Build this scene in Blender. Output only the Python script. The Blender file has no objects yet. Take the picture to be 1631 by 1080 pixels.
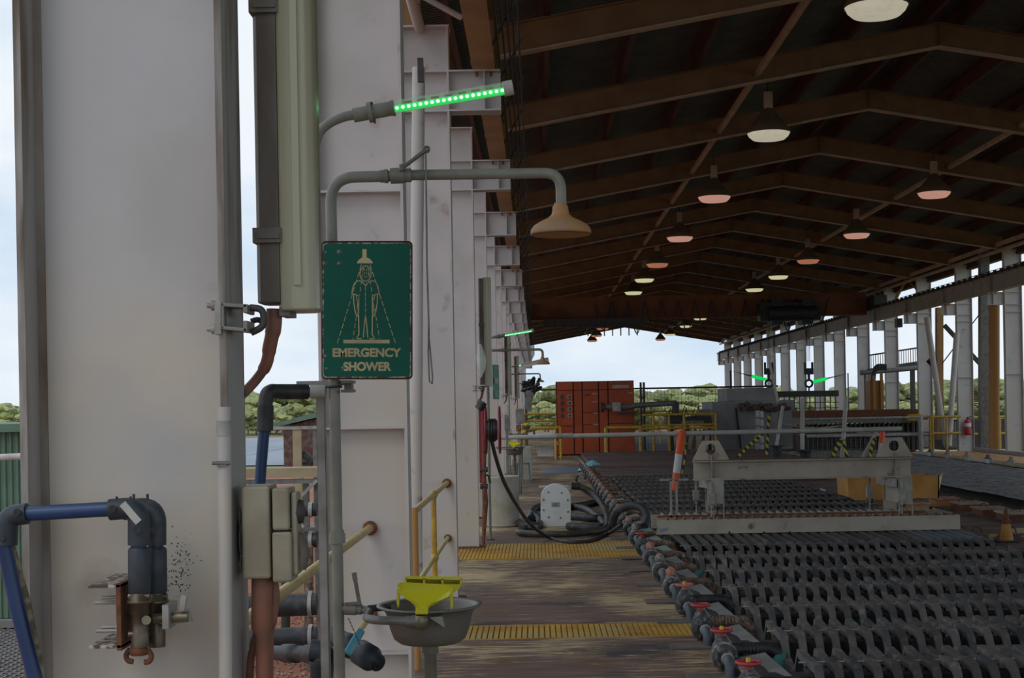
import bpy, bmesh, math, random
from mathutils import Vector, Matrix, noise
random.seed(7)
sc = bpy.context.scene
col = sc.collection
PI = math.pi

# ------------------------------------------------------------------ camera
F = 2300.0; VX, VY = 855.0, 646.0; H = 1.65; ROLL = math.atan(.018)
cam = bpy.data.cameras.new('camera'); co = bpy.data.objects.new('camera', cam); col.objects.link(co)
cam.sensor_fit = 'HORIZONTAL'; cam.sensor_width = 36; cam.lens = F/1631*36
cam.shift_x = (815.5-VX)/1631; cam.shift_y = (VY-540)/1631
cam.clip_start = .05; cam.clip_end = 3000
co.matrix_world = Matrix.Translation((0, 0, H)) @ Matrix.Rotation(PI/2, 4, 'X') @ Matrix.Rotation(-ROLL, 4, 'Z')
sc.camera = co
cr_, sr_ = math.cos(ROLL), math.sin(ROLL)
def at(px, py, Y):
    dx, dy = px-VX, py-VY
    a = dx*cr_ - dy*sr_; b = dy*cr_ + dx*sr_
    return Vector((a*Y/F, Y, H - b*Y/F))
def PX(px, Y, py=646): return at(px, py, Y).x
def PZ(py, Y, px=855): return at(px, py, Y).z

# ------------------------------------------------------------------ world, exposure
w = bpy.data.worlds.new('sky'); sc.world = w; w.use_nodes = True
nt = w.node_tree; nt.nodes.clear()
out = nt.nodes.new('ShaderNodeOutputWorld'); bg = nt.nodes.new('ShaderNodeBackground')
tc = nt.nodes.new('ShaderNodeTexCoord'); mp = nt.nodes.new('ShaderNodeMapping')
mp.inputs['Scale'].default_value = (1.0, 1.0, 3.2)
nz = nt.nodes.new('ShaderNodeTexNoise'); nz.inputs['Scale'].default_value = 3.4; nz.inputs['Detail'].default_value = 5; nz.inputs['Roughness'].default_value = .5
rp = nt.nodes.new('ShaderNodeValToRGB')
rp.color_ramp.elements[0].position = .38; rp.color_ramp.elements[0].color = (.60, .75, .91, 1)
rp.color_ramp.elements[1].position = .58; rp.color_ramp.elements[1].color = (.87, .93, .985, 1)
nt.links.new(tc.outputs['Generated'], mp.inputs['Vector']); nt.links.new(mp.outputs[0], nz.inputs['Vector'])
nt.links.new(nz.outputs['Fac'], rp.inputs['Fac']); nt.links.new(rp.outputs[0], bg.inputs['Color'])
nt.links.new(bg.outputs[0], out.inputs['Surface'])
bg.inputs['Strength'].default_value = 1.0
sl = bpy.data.lights.new('veiled_sun', 'SUN'); sl.energy = .4; sl.angle = math.radians(25); sl.color = (1, .96, .9)
so = bpy.data.objects.new('veiled_sun', sl); col.objects.link(so)
so.rotation_euler = (math.radians(38), math.radians(-28), 0)
sc.view_settings.view_transform = 'Standard'; sc.view_settings.look = 'None'
sc.view_settings.gamma = 1; sc.view_settings.use_curve_mapping = False
sc.view_settings.exposure = 0.0

# ------------------------------------------------------------------ materials
def mat(name, c, rough=.7, metal=0, c2=None, scale=6, lo=.42, hi=.62, stretch=(1, 1, 1), bump=0, bscale=40, c3=None, s3=20, lo3=.6, hi3=.7,
        emit=None, estr=0, trans=0, zmix=None, rnd=0, alpha=1):
    m = bpy.data.materials.new(name); m.use_nodes = True
    n = m.node_tree; b = n.nodes['Principled BSDF']
    b.inputs['Roughness'].default_value = rough; b.inputs['Metallic'].default_value = metal
    b.inputs['Base Color'].default_value = (*c, 1)
    t = n.nodes.new('ShaderNodeTexCoord'); mpn = n.nodes.new('ShaderNodeMapping'); mpn.inputs['Scale'].default_value = stretch
    oi = n.nodes.new('ShaderNodeObjectInfo'); add = n.nodes.new('ShaderNodeVectorMath'); add.operation = 'ADD'
    ml = n.nodes.new('ShaderNodeMath'); ml.operation = 'MULTIPLY'; ml.inputs[1].default_value = 37
    n.links.new(oi.outputs['Random'], ml.inputs[0]); n.links.new(t.outputs['Object'], mpn.inputs[0])
    n.links.new(mpn.outputs[0], add.inputs[0]); n.links.new(ml.outputs[0], add.inputs[1])
    cur = None
    def mixc(fac, a, bb):
        mx = n.nodes.new('ShaderNodeMix'); mx.data_type = 'RGBA'
        n.links.new(fac, mx.inputs[0])
        if hasattr(a, 'is_linked'): n.links.new(a, mx.inputs[6])
        else: mx.inputs[6].default_value = (*a, 1)
        mx.inputs[7].default_value = (*bb, 1)
        return mx.outputs[2]
    def nfac(s, lo, hi, det=5):
        q = n.nodes.new('ShaderNodeTexNoise'); q.inputs['Scale'].default_value = s; q.inputs['Detail'].default_value = det
        n.links.new(add.outputs[0], q.inputs['Vector'])
        r = n.nodes.new('ShaderNodeMapRange'); r.inputs[1].default_value = lo; r.inputs[2].default_value = hi
        n.links.new(q.outputs['Fac'], r.inputs[0]); return r.outputs[0]
    cur = c
    if zmix:   # stain that starts under a height, with a ragged border
        cz, z0, z1 = zmix
        g = n.nodes.new('ShaderNodeNewGeometry'); sx = n.nodes.new('ShaderNodeSeparateXYZ'); n.links.new(g.outputs['Position'], sx.inputs[0])
        q = n.nodes.new('ShaderNodeTexNoise'); q.inputs['Scale'].default_value = 1.7; q.inputs['Detail'].default_value = 4
        n.links.new(g.outputs['Position'], q.inputs['Vector'])
        a1 = n.nodes.new('ShaderNodeMath'); a1.operation = 'MULTIPLY_ADD'; a1.inputs[1].default_value = 1.3; n.links.new(q.outputs['Fac'], a1.inputs[0]); n.links.new(sx.outputs['Z'], a1.inputs[2])
        r = n.nodes.new('ShaderNodeMapRange'); r.inputs[1].default_value = z1+.65; r.inputs[2].default_value = z0+.65
        n.links.new(a1.outputs[0], r.inputs[0]); cur = mixc(r.outputs[0], cur, cz)
    if c2: cur = mixc(nfac(scale, lo, hi), cur, c2)
    if c3: cur = mixc(nfac(s3, lo3, hi3), cur, c3)
    if rnd:
        hv = n.nodes.new('ShaderNodeHueSaturation'); r = n.nodes.new('ShaderNodeMapRange'); r.inputs[3].default_value = 1-rnd; r.inputs[4].default_value = 1+rnd
        n.links.new(oi.outputs['Random'], r.inputs[0]); n.links.new(r.outputs[0], hv.inputs['Value'])
        if hasattr(cur, 'is_linked'): n.links.new(cur, hv.inputs['Color'])
        else: hv.inputs['Color'].default_value = (*cur, 1)
        cur = hv.outputs[0]
    if hasattr(cur, 'is_linked'): n.links.new(cur, b.inputs['Base Color'])
    if bump:
        q = n.nodes.new('ShaderNodeTexNoise'); q.inputs['Scale'].default_value = bscale; q.inputs['Detail'].default_value = 3
        n.links.new(add.outputs[0], q.inputs['Vector'])
        bm = n.nodes.new('ShaderNodeBump'); bm.inputs['Strength'].default_value = bump; bm.inputs['Distance'].default_value = .01
        n.links.new(q.outputs['Fac'], bm.inputs['Height']); n.links.new(bm.outputs[0], b.inputs['Normal'])
    if emit: b.inputs['Emission Color'].default_value = (*emit, 1); b.inputs['Emission Strength'].default_value = estr
    if trans: b.inputs['Transmission Weight'].default_value = trans
    if alpha < 1: b.inputs['Alpha'].default_value = alpha
    return m
M = {}
M['paint'] = mat('white_column_paint', (.60, .555, .55), .55, c2=(.54, .50, .49), scale=2.5, c3=(.30, .22, .15), s3=5, lo3=.64, hi3=.80, zmix=((.55, .49, .42), 1.5, 2.25), bump=.15, bscale=9)
M['paintn'] = mat('near_column_paint', (.56, .545, .56), .55, c2=(.50, .475, .46), scale=2.2, c3=(.27, .21, .16), s3=3.2, lo3=.63, hi3=.82, zmix=((.60, .535, .455), 1.65, 2.15), bump=.12, bscale=7)
M['paint2'] = mat('weathered_flange_paint', (.40, .38, .37), .6, c2=(.20, .15, .11), scale=9, lo=.52, hi=.66, stretch=(1, 1, .12), bump=.2)
M['grime'] = mat('grimy_corner', (.37, .33, .30), .8, c2=(.20, .14, .10), scale=5, stretch=(1, 1, .3), lo=.5, hi=.66)
M['edge'] = mat('rusting_flange_edge', (.16, .12, .09), .8, c2=(.42, .40, .38), scale=14, stretch=(1, 1, .15), bump=.3)
M['brown'] = mat('brown_primer_steel', (.27, .14, .062), .6, c2=(.22, .11, .05), scale=3)
M['brownb'] = mat('brown_beam_paint', (.36, .19, .09), .6, c2=(.45, .25, .08), scale=3)
M['drab'] = mat('pale_brown_lit_flange', (.50, .36, .27), .7, c2=(.40, .27, .19), scale=3)  # pale brown steel; on rafter flanges the paleness stands in for caught light
M['purlin'] = mat('dark_red_purlin', (.075, .024, .016), .7)
M['sheet'] = mat('grey_roof_sheet', (.12, .12, .11), .6, c2=(.09, .09, .085), scale=2)
M['rust'] = mat('rust', (.20, .075, .035), .9, c2=(.10, .045, .03), scale=25, bump=.4)
M['grey'] = mat('grey_metal', (.23, .22, .21), .5, .3, c2=(.16, .15, .14), scale=12)
M['gpipe'] = mat('grey_green_pipe', (.27, .265, .225), .45, c2=(.21, .20, .17), scale=9, bump=.08)
M['lgrey'] = mat('light_grey_metal', (.42, .41, .39), .5, .1, c2=(.30, .28, .25), scale=10)
M['dark'] = mat('dark_steel', (.045, .042, .04), .6, c2=(.07, .06, .055), scale=20)
M['black'] = mat('black_plastic', (.018, .019, .022), .5, c2=(.05, .05, .055), scale=14, bump=.15)
M['blackp'] = mat('dusty_black_pipe', (.03, .032, .038), .55, c2=(.11, .10, .10), scale=11, lo=.5, hi=.75, bump=.2)
M['bluep'] = mat('blue_striped_pipe', (.008, .028, .10), .35, c2=(.02, .06, .17), scale=30, stretch=(.1, 1, .1))
M['upvc'] = mat('dark_slate_fitting', (.035, .045, .058), .5, c2=(.09, .09, .10), scale=14, lo=.5, hi=.8, bump=.15)
M['white'] = mat('chalky_white', (.56, .55, .52), .6, c2=(.46, .44, .40), scale=9)
M['cream'] = mat('cream_enclosure', (.36, .32, .235), .5, c2=(.27, .23, .16), scale=7, bump=.05)
M['creamd'] = mat('grey_brown_body', (.19, .165, .14), .6, c2=(.13, .10, .08), scale=9, stretch=(1, 1, .3))
M['cover'] = mat('yellowed_diffuser', (.47, .45, .32), .25, c2=(.40, .37, .25), scale=5, stretch=(1, 1, .2))
M['coverw'] = mat('diffuser_highlight', (.475, .46, .34), .3)  # paler cover colour for the highlight painted on the diffuser
M['copper'] = mat('orange_brown_conduit', (.28, .11, .07), .6, c2=(.20, .09, .06), scale=15)
M['yel'] = mat('handrail_yellow', (.62, .37, .04), .5, c2=(.45, .26, .04), scale=12, c3=(.25, .13, .05), s3=16, lo3=.62, hi3=.72)
M['yelp'] = mat('faded_handrail_cream', (.55, .43, .19), .5, c2=(.45, .34, .14), scale=10, c3=(.25, .13, .05), s3=9, lo3=.66, hi3=.76)
M['eyey'] = mat('eyewash_yellow', (.68, .62, .02), .4, c2=(.62, .56, .02), scale=5)
M['steel'] = mat('eyewash_bowl_steel', (.21, .20, .175), .42, .35, c2=(.17, .16, .14), scale=4)
M['tan'] = mat('corroded_tan_rose', (.46, .23, .085), .65, c2=(.34, .22, .14), scale=7, c3=(.50, .25, .07), s3=9)
M['orangeu'] = mat('orange_rose_plate', (.45, .22, .06), .6)
M['green'] = mat('sign_green', (.0, .125, .082), .75, c2=(.0, .10, .07), scale=3)
M['greenf'] = mat('faded_sign_green', (.05, .33, .25), .5)
M['signw'] = mat('sign_print_cream', (.62, .53, .30), .6, c2=(.45, .38, .22), scale=9)
M['signr'] = mat('sign_rust_edge', (.07, .025, .02), .8)
M['chip'] = mat('chipped_edge_enamel', (.50, .47, .42), .6, c2=(.12, .06, .04), scale=60, lo=.45, hi=.55)
M['led'] = mat('green_led', (.0, .9, .1), .4, emit=(.25, 1, .38), estr=7)
M['ledb'] = mat('lit_green_strip', (.0, .35, .06), .4, emit=(.0, .9, .13), estr=.7)
M['clear'] = mat('clear_tube', (.80, .90, .82), .15, alpha=.28)
M['deck'] = None
M['grate'] = mat('yellow_grating', (.56, .33, .05), .7, c2=(.40, .20, .035), scale=3, c3=(.45, .33, .12), s3=1.6, lo3=.52, hi3=.62)
M['void'] = mat('dark_void', (.012, .01, .01), .9)
M['acid'] = mat('dark_electrolyte', (.008, .012, .014), .15)
M['bar'] = mat('dull_grey_hanger_bar', (.125, .108, .096), .6, .1, c2=(.075, .078, .085), scale=7, c3=(.20, .175, .15), s3=12, lo3=.55, hi3=.68, rnd=.35, bump=.15)
M['barg'] = mat('pale_grey_bar', (.21, .205, .20), .6, .1, c2=(.12, .125, .13), scale=4, rnd=.1)
M['barl'] = mat('pale_blue_grey_bar', (.17, .20, .23), .5, .2)
M['wallc'] = mat('cell_wall', (.022, .020, .02), .85, c2=(.045, .035, .03), scale=6, c3=(.03, .13, .12), s3=4, lo3=.66, hi3=.74)
M['cap'] = mat('stained_capping_board', (.24, .235, .22), .7, c2=(.17, .17, .16), scale=5, c3=(.05, .28, .25), s3=3.5, lo3=.54, hi3=.66, rnd=.3)
M['valve'] = mat('crusted_valve_body', (.05, .053, .058), .6, c2=(.22, .20, .18), scale=28, lo=.52, hi=.68, bump=.4, bscale=60)
M['valvew'] = mat('salt_ring', (.34, .31, .27), .7, c2=(.12, .11, .10), scale=40)
M['vpipe'] = mat('slate_grey_drop_pipe', (.095, .11, .13), .5, c2=(.06, .07, .08), scale=9)
M['red'] = mat('red_handwheel', (.44, .045, .05), .5, c2=(.36, .05, .05), scale=14)
M['pink'] = mat('faded_pink_handwheel', (.48, .17, .16), .6, c2=(.40, .14, .12), scale=14)
M['orangew'] = mat('orange_crusted_cap', (.36, .13, .07), .8, c2=(.40, .30, .24), scale=30, bump=.4)
M['brownc'] = mat('salt_crusted_hose', (.24, .14, .10), .8, c2=(.05, .05, .05), scale=24, c3=(.40, .35, .30), s3=30, bump=.5, rnd=.35)
M['yknob'] = mat('yellow_knob', (.60, .36, .01), .5)
M['frame'] = mat('lifting_frame_paint', (.41, .36, .29), .6, c2=(.34, .29, .23), scale=3, c3=(.13, .07, .04), s3=5, lo3=.62, hi3=.74, bump=.1)
M['framel'] = mat('pale_clamp_paint', (.36, .345, .30), .6, c2=(.26, .24, .20), scale=9)
M['orange'] = mat('safety_orange', (.80, .10, .02), .5)
M['bwhite'] = mat('reflective_white', (.62, .62, .62), .4)
M['amber'] = mat('amber_paint', (.52, .25, .05), .6, c2=(.42, .18, .03), scale=4)
M['cabinet'] = mat('orange_cabinet', (.46, .085, .022), .55, c2=(.40, .065, .018), scale=2)
M['cabd'] = mat('cabinet_gap', (.05, .015, .01), .7)
M['conc'] = mat('grey_concrete', (.36, .36, .36), .85, c2=(.28, .28, .28), scale=1.5, bump=.2)
M['beige'] = mat('beige_timber', (.45, .37, .24), .8, c2=(.38, .30, .18), scale=4)
M['lidred'] = mat('red_brown_board', (.10, .045, .035), .8, c2=(.14, .11, .10), scale=5, stretch=(1, 6, 1))
M['padm'] = mat('dusty_grey_plate', (.17, .145, .13), .8, c2=(.12, .10, .09), scale=6)
M['whitep'] = mat('white_painted_shell', (.70, .71, .70), .5, c2=(.60, .60, .58), scale=5)
M['lid'] = mat('grey_brown_board', (.32, .27, .23), .8, c2=(.30, .17, .08), scale=5, rnd=.3)
M['hose'] = mat('olive_black_hose', (.045, .045, .035), .5, c2=(.09, .08, .05), scale=6)
M['hred'] = mat('hose_reel_red', (.22, .015, .03), .4)
M['fire'] = mat('extinguisher_red', (.40, .02, .03), .35)
M['corr'] = mat('green_shed_sheet', (.12, .21, .15), .6, c2=(.10, .17, .12), scale=3)
M['teal'] = mat('teal_plastic', (.06, .25, .22), .5)
M['drum'] = mat('white_drum', (.47, .46, .41), .5, c2=(.40, .37, .29), scale=5)
M['craneo'] = mat('crane_girder_orange', (.25, .075, .018), .6, c2=(.18, .05, .015), scale=1.5)
M['liner'] = mat('blue_grey_liner', (.17, .21, .27), .5, c2=(.22, .26, .32), scale=.5, stretch=(1, .2, 1))
M['dirt'] = mat('red_earth', (.34, .13, .07), .95, c2=(.42, .20, .12), scale=2, bump=.4, bscale=5)
M['gravel'] = mat('red_gravel_stone', (.32, .14, .10), .9, c2=(.42, .25, .19), scale=3)
M['scrub'] = mat('scrub_ground', (.16, .19, .06), .95, c2=(.24, .22, .10), scale=.08, c3=(.36, .20, .11), s3=.03, lo3=.55, hi3=.62)
M['leaf'] = mat('eucalypt_foliage', (.27, .30, .11), .9, c2=(.17, .20, .08), scale=1.4, lo=.44, hi=.56, c3=(.40, .39, .20), s3=2.2, lo3=.52, hi3=.62, rnd=.3, bump=.6, bscale=5)
M['trunk'] = mat('pale_bark', (.28, .24, .19), .9)
M['glass1'] = mat('lamp_refractor_white', (.8, .8, .75), .3, c2=(.45, .40, .22), scale=6, emit=(1, .93, .72), estr=.35)
M['glass2'] = mat('lamp_refractor_pink', (.8, .55, .5), .3, emit=(1, .50, .38), estr=.38)
M['glass3'] = mat('lamp_refractor_yellow', (.8, .8, .6), .3, emit=(1, .95, .55), estr=.5)
M['glass4'] = mat('lamp_refractor_orange', (.7, .3, .2), .3, emit=(1, .36, .20), estr=.28)
M['shade'] = mat('lamp_reflector', (.17, .115, .07), .6)
M['cyan'] = mat('cyan_handle', (.12, .45, .58), .5, c2=(.42, .42, .32), scale=12, lo=.55, hi=.65)
M['pvcw'] = mat('white_pvc_rail', (.50, .49, .45), .5, c2=(.40, .38, .32), scale=3)
M['tapey'] = mat('hazard_tape_yellow', (.60, .50, .02), .5)
M['brass'] = mat('dull_brass', (.22, .19, .13), .4, .6, c2=(.13, .10, .07), scale=14)
M['glaze'] = mat('grey_glaze', (.3, .33, .36), .2)
def deckmat():
    m = bpy.data.materials.new('worn_deck_board'); m.use_nodes = True; n = m.node_tree; b = n.nodes['Principled BSDF']; b.inputs['Roughness'].default_value = .75
    g = n.nodes.new('ShaderNodeNewGeometry')
    def nz(scale, st, det=6, rough=.6):
        mp = n.nodes.new('ShaderNodeMapping'); mp.inputs['Scale'].default_value = st; q = n.nodes.new('ShaderNodeTexNoise'); q.inputs['Scale'].default_value = scale
        q.inputs['Detail'].default_value = det; q.inputs['Roughness'].default_value = rough
        n.links.new(g.outputs['Position'], mp.inputs[0]); n.links.new(mp.outputs[0], q.inputs['Vector']); return q.outputs['Fac']
    def ramp(f, lo, hi):
        r = n.nodes.new('ShaderNodeMapRange'); r.inputs[1].default_value = lo; r.inputs[2].default_value = hi; n.links.new(f, r.inputs[0]); return r.outputs[0]
    def mix(fac, a, c):
        mx = n.nodes.new('ShaderNodeMix'); mx.data_type = 'RGBA'; n.links.new(fac, mx.inputs[0])
        if isinstance(a, tuple): mx.inputs[6].default_value = (*a, 1)
        else: n.links.new(a, mx.inputs[6])
        mx.inputs[7].default_value = (*c, 1); return mx.outputs[2]
    c = mix(ramp(nz(2, (1, 9, 1)), .35, .7), (.135, .078, .054), (.23, .155, .125))
    c = mix(ramp(nz(.9, (1, 1.6, 1)), .54, .64), c, (.06, .052, .055))
    c = mix(ramp(nz(1.2, (1, 1.4, 1)), .6, .7), c, (.17, .085, .03))
    # worn pale patches: long grain times broad wear
    f1 = nz(5.5, (.42, 5.5, 1), 7, .62); f2 = nz(.6, (1.3, .8, 1), 3)
    ad = n.nodes.new('ShaderNodeMath'); ad.operation = 'MULTIPLY_ADD'; ad.inputs[1].default_value = .75; n.links.new(f2, ad.inputs[0])
    n.links.new(f1, ad.inputs[2]); c = mix(ramp(ad.outputs[0], .935, .95), c, (.52, .40, .22))
    n.links.new(c, b.inputs['Base Color'])
    bm = n.nodes.new('ShaderNodeBump'); bm.inputs['Strength'].default_value = .3; bm.inputs['Distance'].default_value = .01
    n.links.new(f1, bm.inputs['Height']); n.links.new(bm.outputs[0], b.inputs['Normal'])
    return m
M['deck'] = deckmat()
def stripemat(name, ca, cb, freq, axis='Z'):
    m = bpy.data.materials.new(name); m.use_nodes = True; n = m.node_tree; b = n.nodes['Principled BSDF']; b.inputs['Roughness'].default_value = .5
    g = n.nodes.new('ShaderNodeTexCoord'); wv = n.nodes.new('ShaderNodeTexWave'); wv.inputs['Scale'].default_value = freq; wv.bands_direction = 'DIAGONAL'
    n.links.new(g.outputs['Object'], wv.inputs['Vector']); r = n.nodes.new('ShaderNodeValToRGB'); r.color_ramp.interpolation = 'CONSTANT'
    r.color_ramp.elements[0].color = (*ca, 1); r.color_ramp.elements[1].color = (*cb, 1); r.color_ramp.elements[1].position = .5
    n.links.new(wv.outputs['Fac'], r.inputs[0]); n.links.new(r.outputs[0], b.inputs['Base Color']); return m
M['tape'] = stripemat('black_yellow_tape', (.55, .48, .02), (.02, .02, .02), 3.2)

# ------------------------------------------------------------------ mesh builder
def wo(o):
    v = Vector((0, 0, 0))
    while o: v += o.location; o = o.parent
    return v
def tag(o, label=None, cat=None, group=None, kind=None):
    if label: o['label'] = label
    if cat: o['category'] = cat
    if group: o['group'] = group
    if kind: o['kind'] = kind
    return o
def thing(name, label, cat, loc=(0, 0, 0), group=None, kind=None):
    o = bpy.data.objects.new(name, None); col.objects.link(o); o.location = loc; o.empty_display_size = .1
    return tag(o, label, cat, group, kind)
class MB:
    def __init__(s): s.v = []; s.f = []; s.sm = []
    def add(s, vs, fs, smooth=False):
        o = len(s.v); s.v += [Vector(v) for v in vs]; s.f += [[i+o for i in f] for f in fs]; s.sm += [smooth]*len(fs); return s
    def box(s, x0, x1, y0, y1, z0, z1):
        x0, x1 = min(x0, x1), max(x0, x1); y0, y1 = min(y0, y1), max(y0, y1); z0, z1 = min(z0, z1), max(z0, z1)
        return s.add([(x0,y0,z0),(x1,y0,z0),(x1,y1,z0),(x0,y1,z0),(x0,y0,z1),(x1,y0,z1),(x1,y1,z1),(x0,y1,z1)],
                     [(0,3,2,1),(4,5,6,7),(0,1,5,4),(1,2,6,5),(2,3,7,6),(3,0,4,7)])
    def obox(s, c, size, rot):   # oriented box; rot = 3x3/4x4 matrix
        hx, hy, hz = [q/2 for q in size]; c = Vector(c)
        vs = [c + rot.to_3x3() @ Vector((a*hx, b*hy, d*hz)) for d in (-1, 1) for a, b in ((-1,-1),(1,-1),(1,1),(-1,1))]
        return s.add(vs, [(0,3,2,1),(4,5,6,7),(0,1,5,4),(1,2,6,5),(2,3,7,6),(3,0,4,7)])
    def beam(s, p0, p1, wx, wy, up=(0, 0, 1)):
        p0, p1 = Vector(p0), Vector(p1); d = (p1-p0).normalized(); u = Vector(up)
        if abs(d.dot(u)) > .98: u = Vector((0, 1, 0))
        a = d.cross(u).normalized(); b = a.cross(d).normalized()
        vs = [p + a*sx*wx/2 + b*sy*wy/2 for p in (p0, p1) for sx, sy in ((-1,-1),(1,-1),(1,1),(-1,1))]
        return s.add(vs, [(0,3,2,1),(4,5,6,7),(0,1,5,4),(1,2,6,5),(2,3,7,6),(3,0,4,7)])
    def tube(s, pts, r, n=12, caps=True, rs=None, closed=False):
        pts = [Vector(p) for p in pts]; N = len(pts); T = []
        for i in range(N):
            if closed: t = pts[(i+1) % N]-pts[i-1]
            else: t = pts[min(i+1, N-1)]-pts[max(i-1, 0)]
            T.append(t.normalized() if t.length > 1e-9 else Vector((0, 0, 1)))
        u = T[0].orthogonal().normalized(); vs = []
        for i in range(N):
            u = (u - T[i]*u.dot(T[i])).normalized(); b = T[i].cross(u)
            rr = rs[i] if rs else r
            vs += [pts[i] + (u*math.cos(2*PI*k/n)+b*math.sin(2*PI*k/n))*rr for k in range(n)]
        R = N if closed else N-1
        fs = [(i*n+k, i*n+(k+1) % n, ((i+1) % N)*n+(k+1) % n, ((i+1) % N)*n+k) for i in range(R) for k in range(n)]
        s.add(vs, fs, True)
        if caps and not closed:
            s.add(vs[:n], [tuple(range(n-1, -1, -1))]); s.add(vs[-n:], [tuple(range(n))])
        return s
    def cyl(s, p0, p1, r, r1=None, n=16): return s.tube([p0, p1], r, n, rs=[r, r if r1 is None else r1])
    def lathe(s, prof, c, axis='Z', n=28, smooth=True, caps=False):
        c = Vector(c); vs = []
        for (r, h) in prof:
            for k in range(n):
                a = 2*PI*k/n; x, y = r*math.cos(a), r*math.sin(a)
                vs.append(c + (Vector((x, y, h)) if axis == 'Z' else Vector((x, -h, y)) if axis == 'Y' else Vector((h, x, y))))
        fs = [(i*n+k, i*n+(k+1) % n, (i+1)*n+(k+1) % n, (i+1)*n+k) for i in range(len(prof)-1) for k in range(n)]
        return s.add(vs, fs, smooth)
    def prism(s, poly, axis, a0, a1):   # poly in the two other axes, extruded along axis
        def P(p, a): return {'X': (a, p[0], p[1]), 'Y': (p[0], a, p[1]), 'Z': (p[0], p[1], a)}[axis]
        n = len(poly); vs = [P(p, a0) for p in poly]+[P(p, a1) for p in poly]
        return s.add(vs, [tuple(range(n)), tuple(range(2*n-1, n-1, -1))]+[(i, (i+1) % n, n+(i+1) % n, n+i) for i in range(n)])
    def ring(s, c, R, r, axis='Z', n=24, m=8):
        c = Vector(c); pts = []
        for k in range(n):
            a = 2*PI*k/n; x, y = R*math.cos(a), R*math.sin(a)
            pts.append(c+(Vector((x, y, 0)) if axis == 'Z' else Vector((x, 0, y)) if axis == 'Y' else Vector((0, x, y))))
        return s.tube(pts, r, m, closed=True)
    def build(s, name, m, parent=None, label=None, cat=None, group=None, kind=None, origin=None, bev=0):
        me = bpy.data.meshes.new(name)
        if parent: og = wo(parent)
        elif origin is not None: og = Vector(origin)
        elif s.v:
            xs = [v.x for v in s.v]; ys = [v.y for v in s.v]; zs = [v.z for v in s.v]
            og = Vector(((min(xs)+max(xs))/2, (min(ys)+max(ys))/2, min(zs)))
        else: og = Vector((0, 0, 0))
        me.from_pydata([v-og for v in s.v], [], s.f); me.polygons.foreach_set('use_smooth', s.sm)
        bm = bmesh.new(); bm.from_mesh(me); bmesh.ops.recalc_face_normals(bm, faces=bm.faces); bm.to_mesh(me); bm.free()
        me.materials.append(M[m] if isinstance(m, str) else m); me.update()
        o = bpy.data.objects.new(name, me); col.objects.link(o)
        if parent: o.parent = parent
        else: o.location = og
        if bev:
            b = o.modifiers.new('bevel', 'BEVEL'); b.width = bev; b.segments = 2; b.limit_method = 'ANGLE'
        return tag(o, label, cat, group, kind)
def copy_tree(o, parent=None, loc=None, rz=None, label=None, group=None):
    c = o.copy(); col.objects.link(c); c.parent = parent
    if loc is not None: c.location = loc
    if rz is not None: c.rotation_euler = (0, 0, rz)
    if label: c['label'] = label
    if group: c['group'] = group
    for ch in [q for q in o.children]: copy_tree(ch, c)
    return c
def arc(p0, corner, p1, n=6, r=None):
    "rounded corner from p0 via corner to p1 (points on the fillet only)"
    p0, c, p1 = Vector(p0), Vector(corner), Vector(p1)
    a = (p0-c); b = (p1-c); r = r or min(a.length, b.length)*.9
    A = c+a.normalized()*r; B = c+b.normalized()*r
    return [A*(1-t)**2 + c*2*t*(1-t) + B*t*t for t in [i/n for i in range(n+1)]]
def path(pts, r, n=6):
    pts = [Vector(p) for p in pts]; o = [pts[0]]
    for i in range(1, len(pts)-1): o += arc(pts[i-1], pts[i], pts[i+1], n, min(r, (pts[i]-pts[i-1]).length*.49, (pts[i+1]-pts[i]).length*.49))
    return o+[pts[-1]]
def spline(pts, k=8):
    pts = [Vector(p) for p in pts]; P = [pts[0]]+pts+[pts[-1]]; o = []
    for i in range(1, len(P)-2):
        for j in range(k):
            t = j/k; a, b, c, d = P[i-1], P[i], P[i+1], P[i+2]
            o.append(.5*((2*b)+(c-a)*t+(2*a-5*b+4*c-d)*t*t+(3*b-a-3*c+d)*t**3))
    return o+[pts[-1]]
ORD = ['first', 'second', 'third', 'fourth', 'fifth', 'sixth', 'seventh', 'eighth', 'ninth', 'tenth', 'eleventh', 'twelfth', 'thirteenth', 'fourteenth',
       'fifteenth', 'sixteenth', 'seventeenth', 'eighteenth', 'nineteenth', 'twentieth', 'twenty-first', 'twenty-second', 'twenty-third', 'twenty-fourth', 'twenty-fifth',
       'twenty-sixth', 'twenty-seventh', 'twenty-eighth', 'twenty-ninth', 'thirtieth'] + ['thirty-'+q for q in ('first', 'second', 'third', 'fourth', 'fifth', 'sixth', 'seventh', 'eighth', 'ninth')]
# ------------------------------------------------------------------ building grid
Z0, S = 3.273, 4.508
def YK(k): return Z0+S*k
XI, XO = -.70, -1.172          # inner / outer face of the left column row
XR = 6.05                      # ridge
XRI = 2*XR-XI                  # inner face of the right column row
SL = .175; RID = H+5.2         # rafter soffit at the ridge
def soff(x): return RID-SL*abs(x-XR)
CT, CBm = H+2.87, H+2.52       # corbel top and bottom
BT = H+3.33                    # runway beam top
KF = 21
YEND = YK(KF)+1.5

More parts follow.
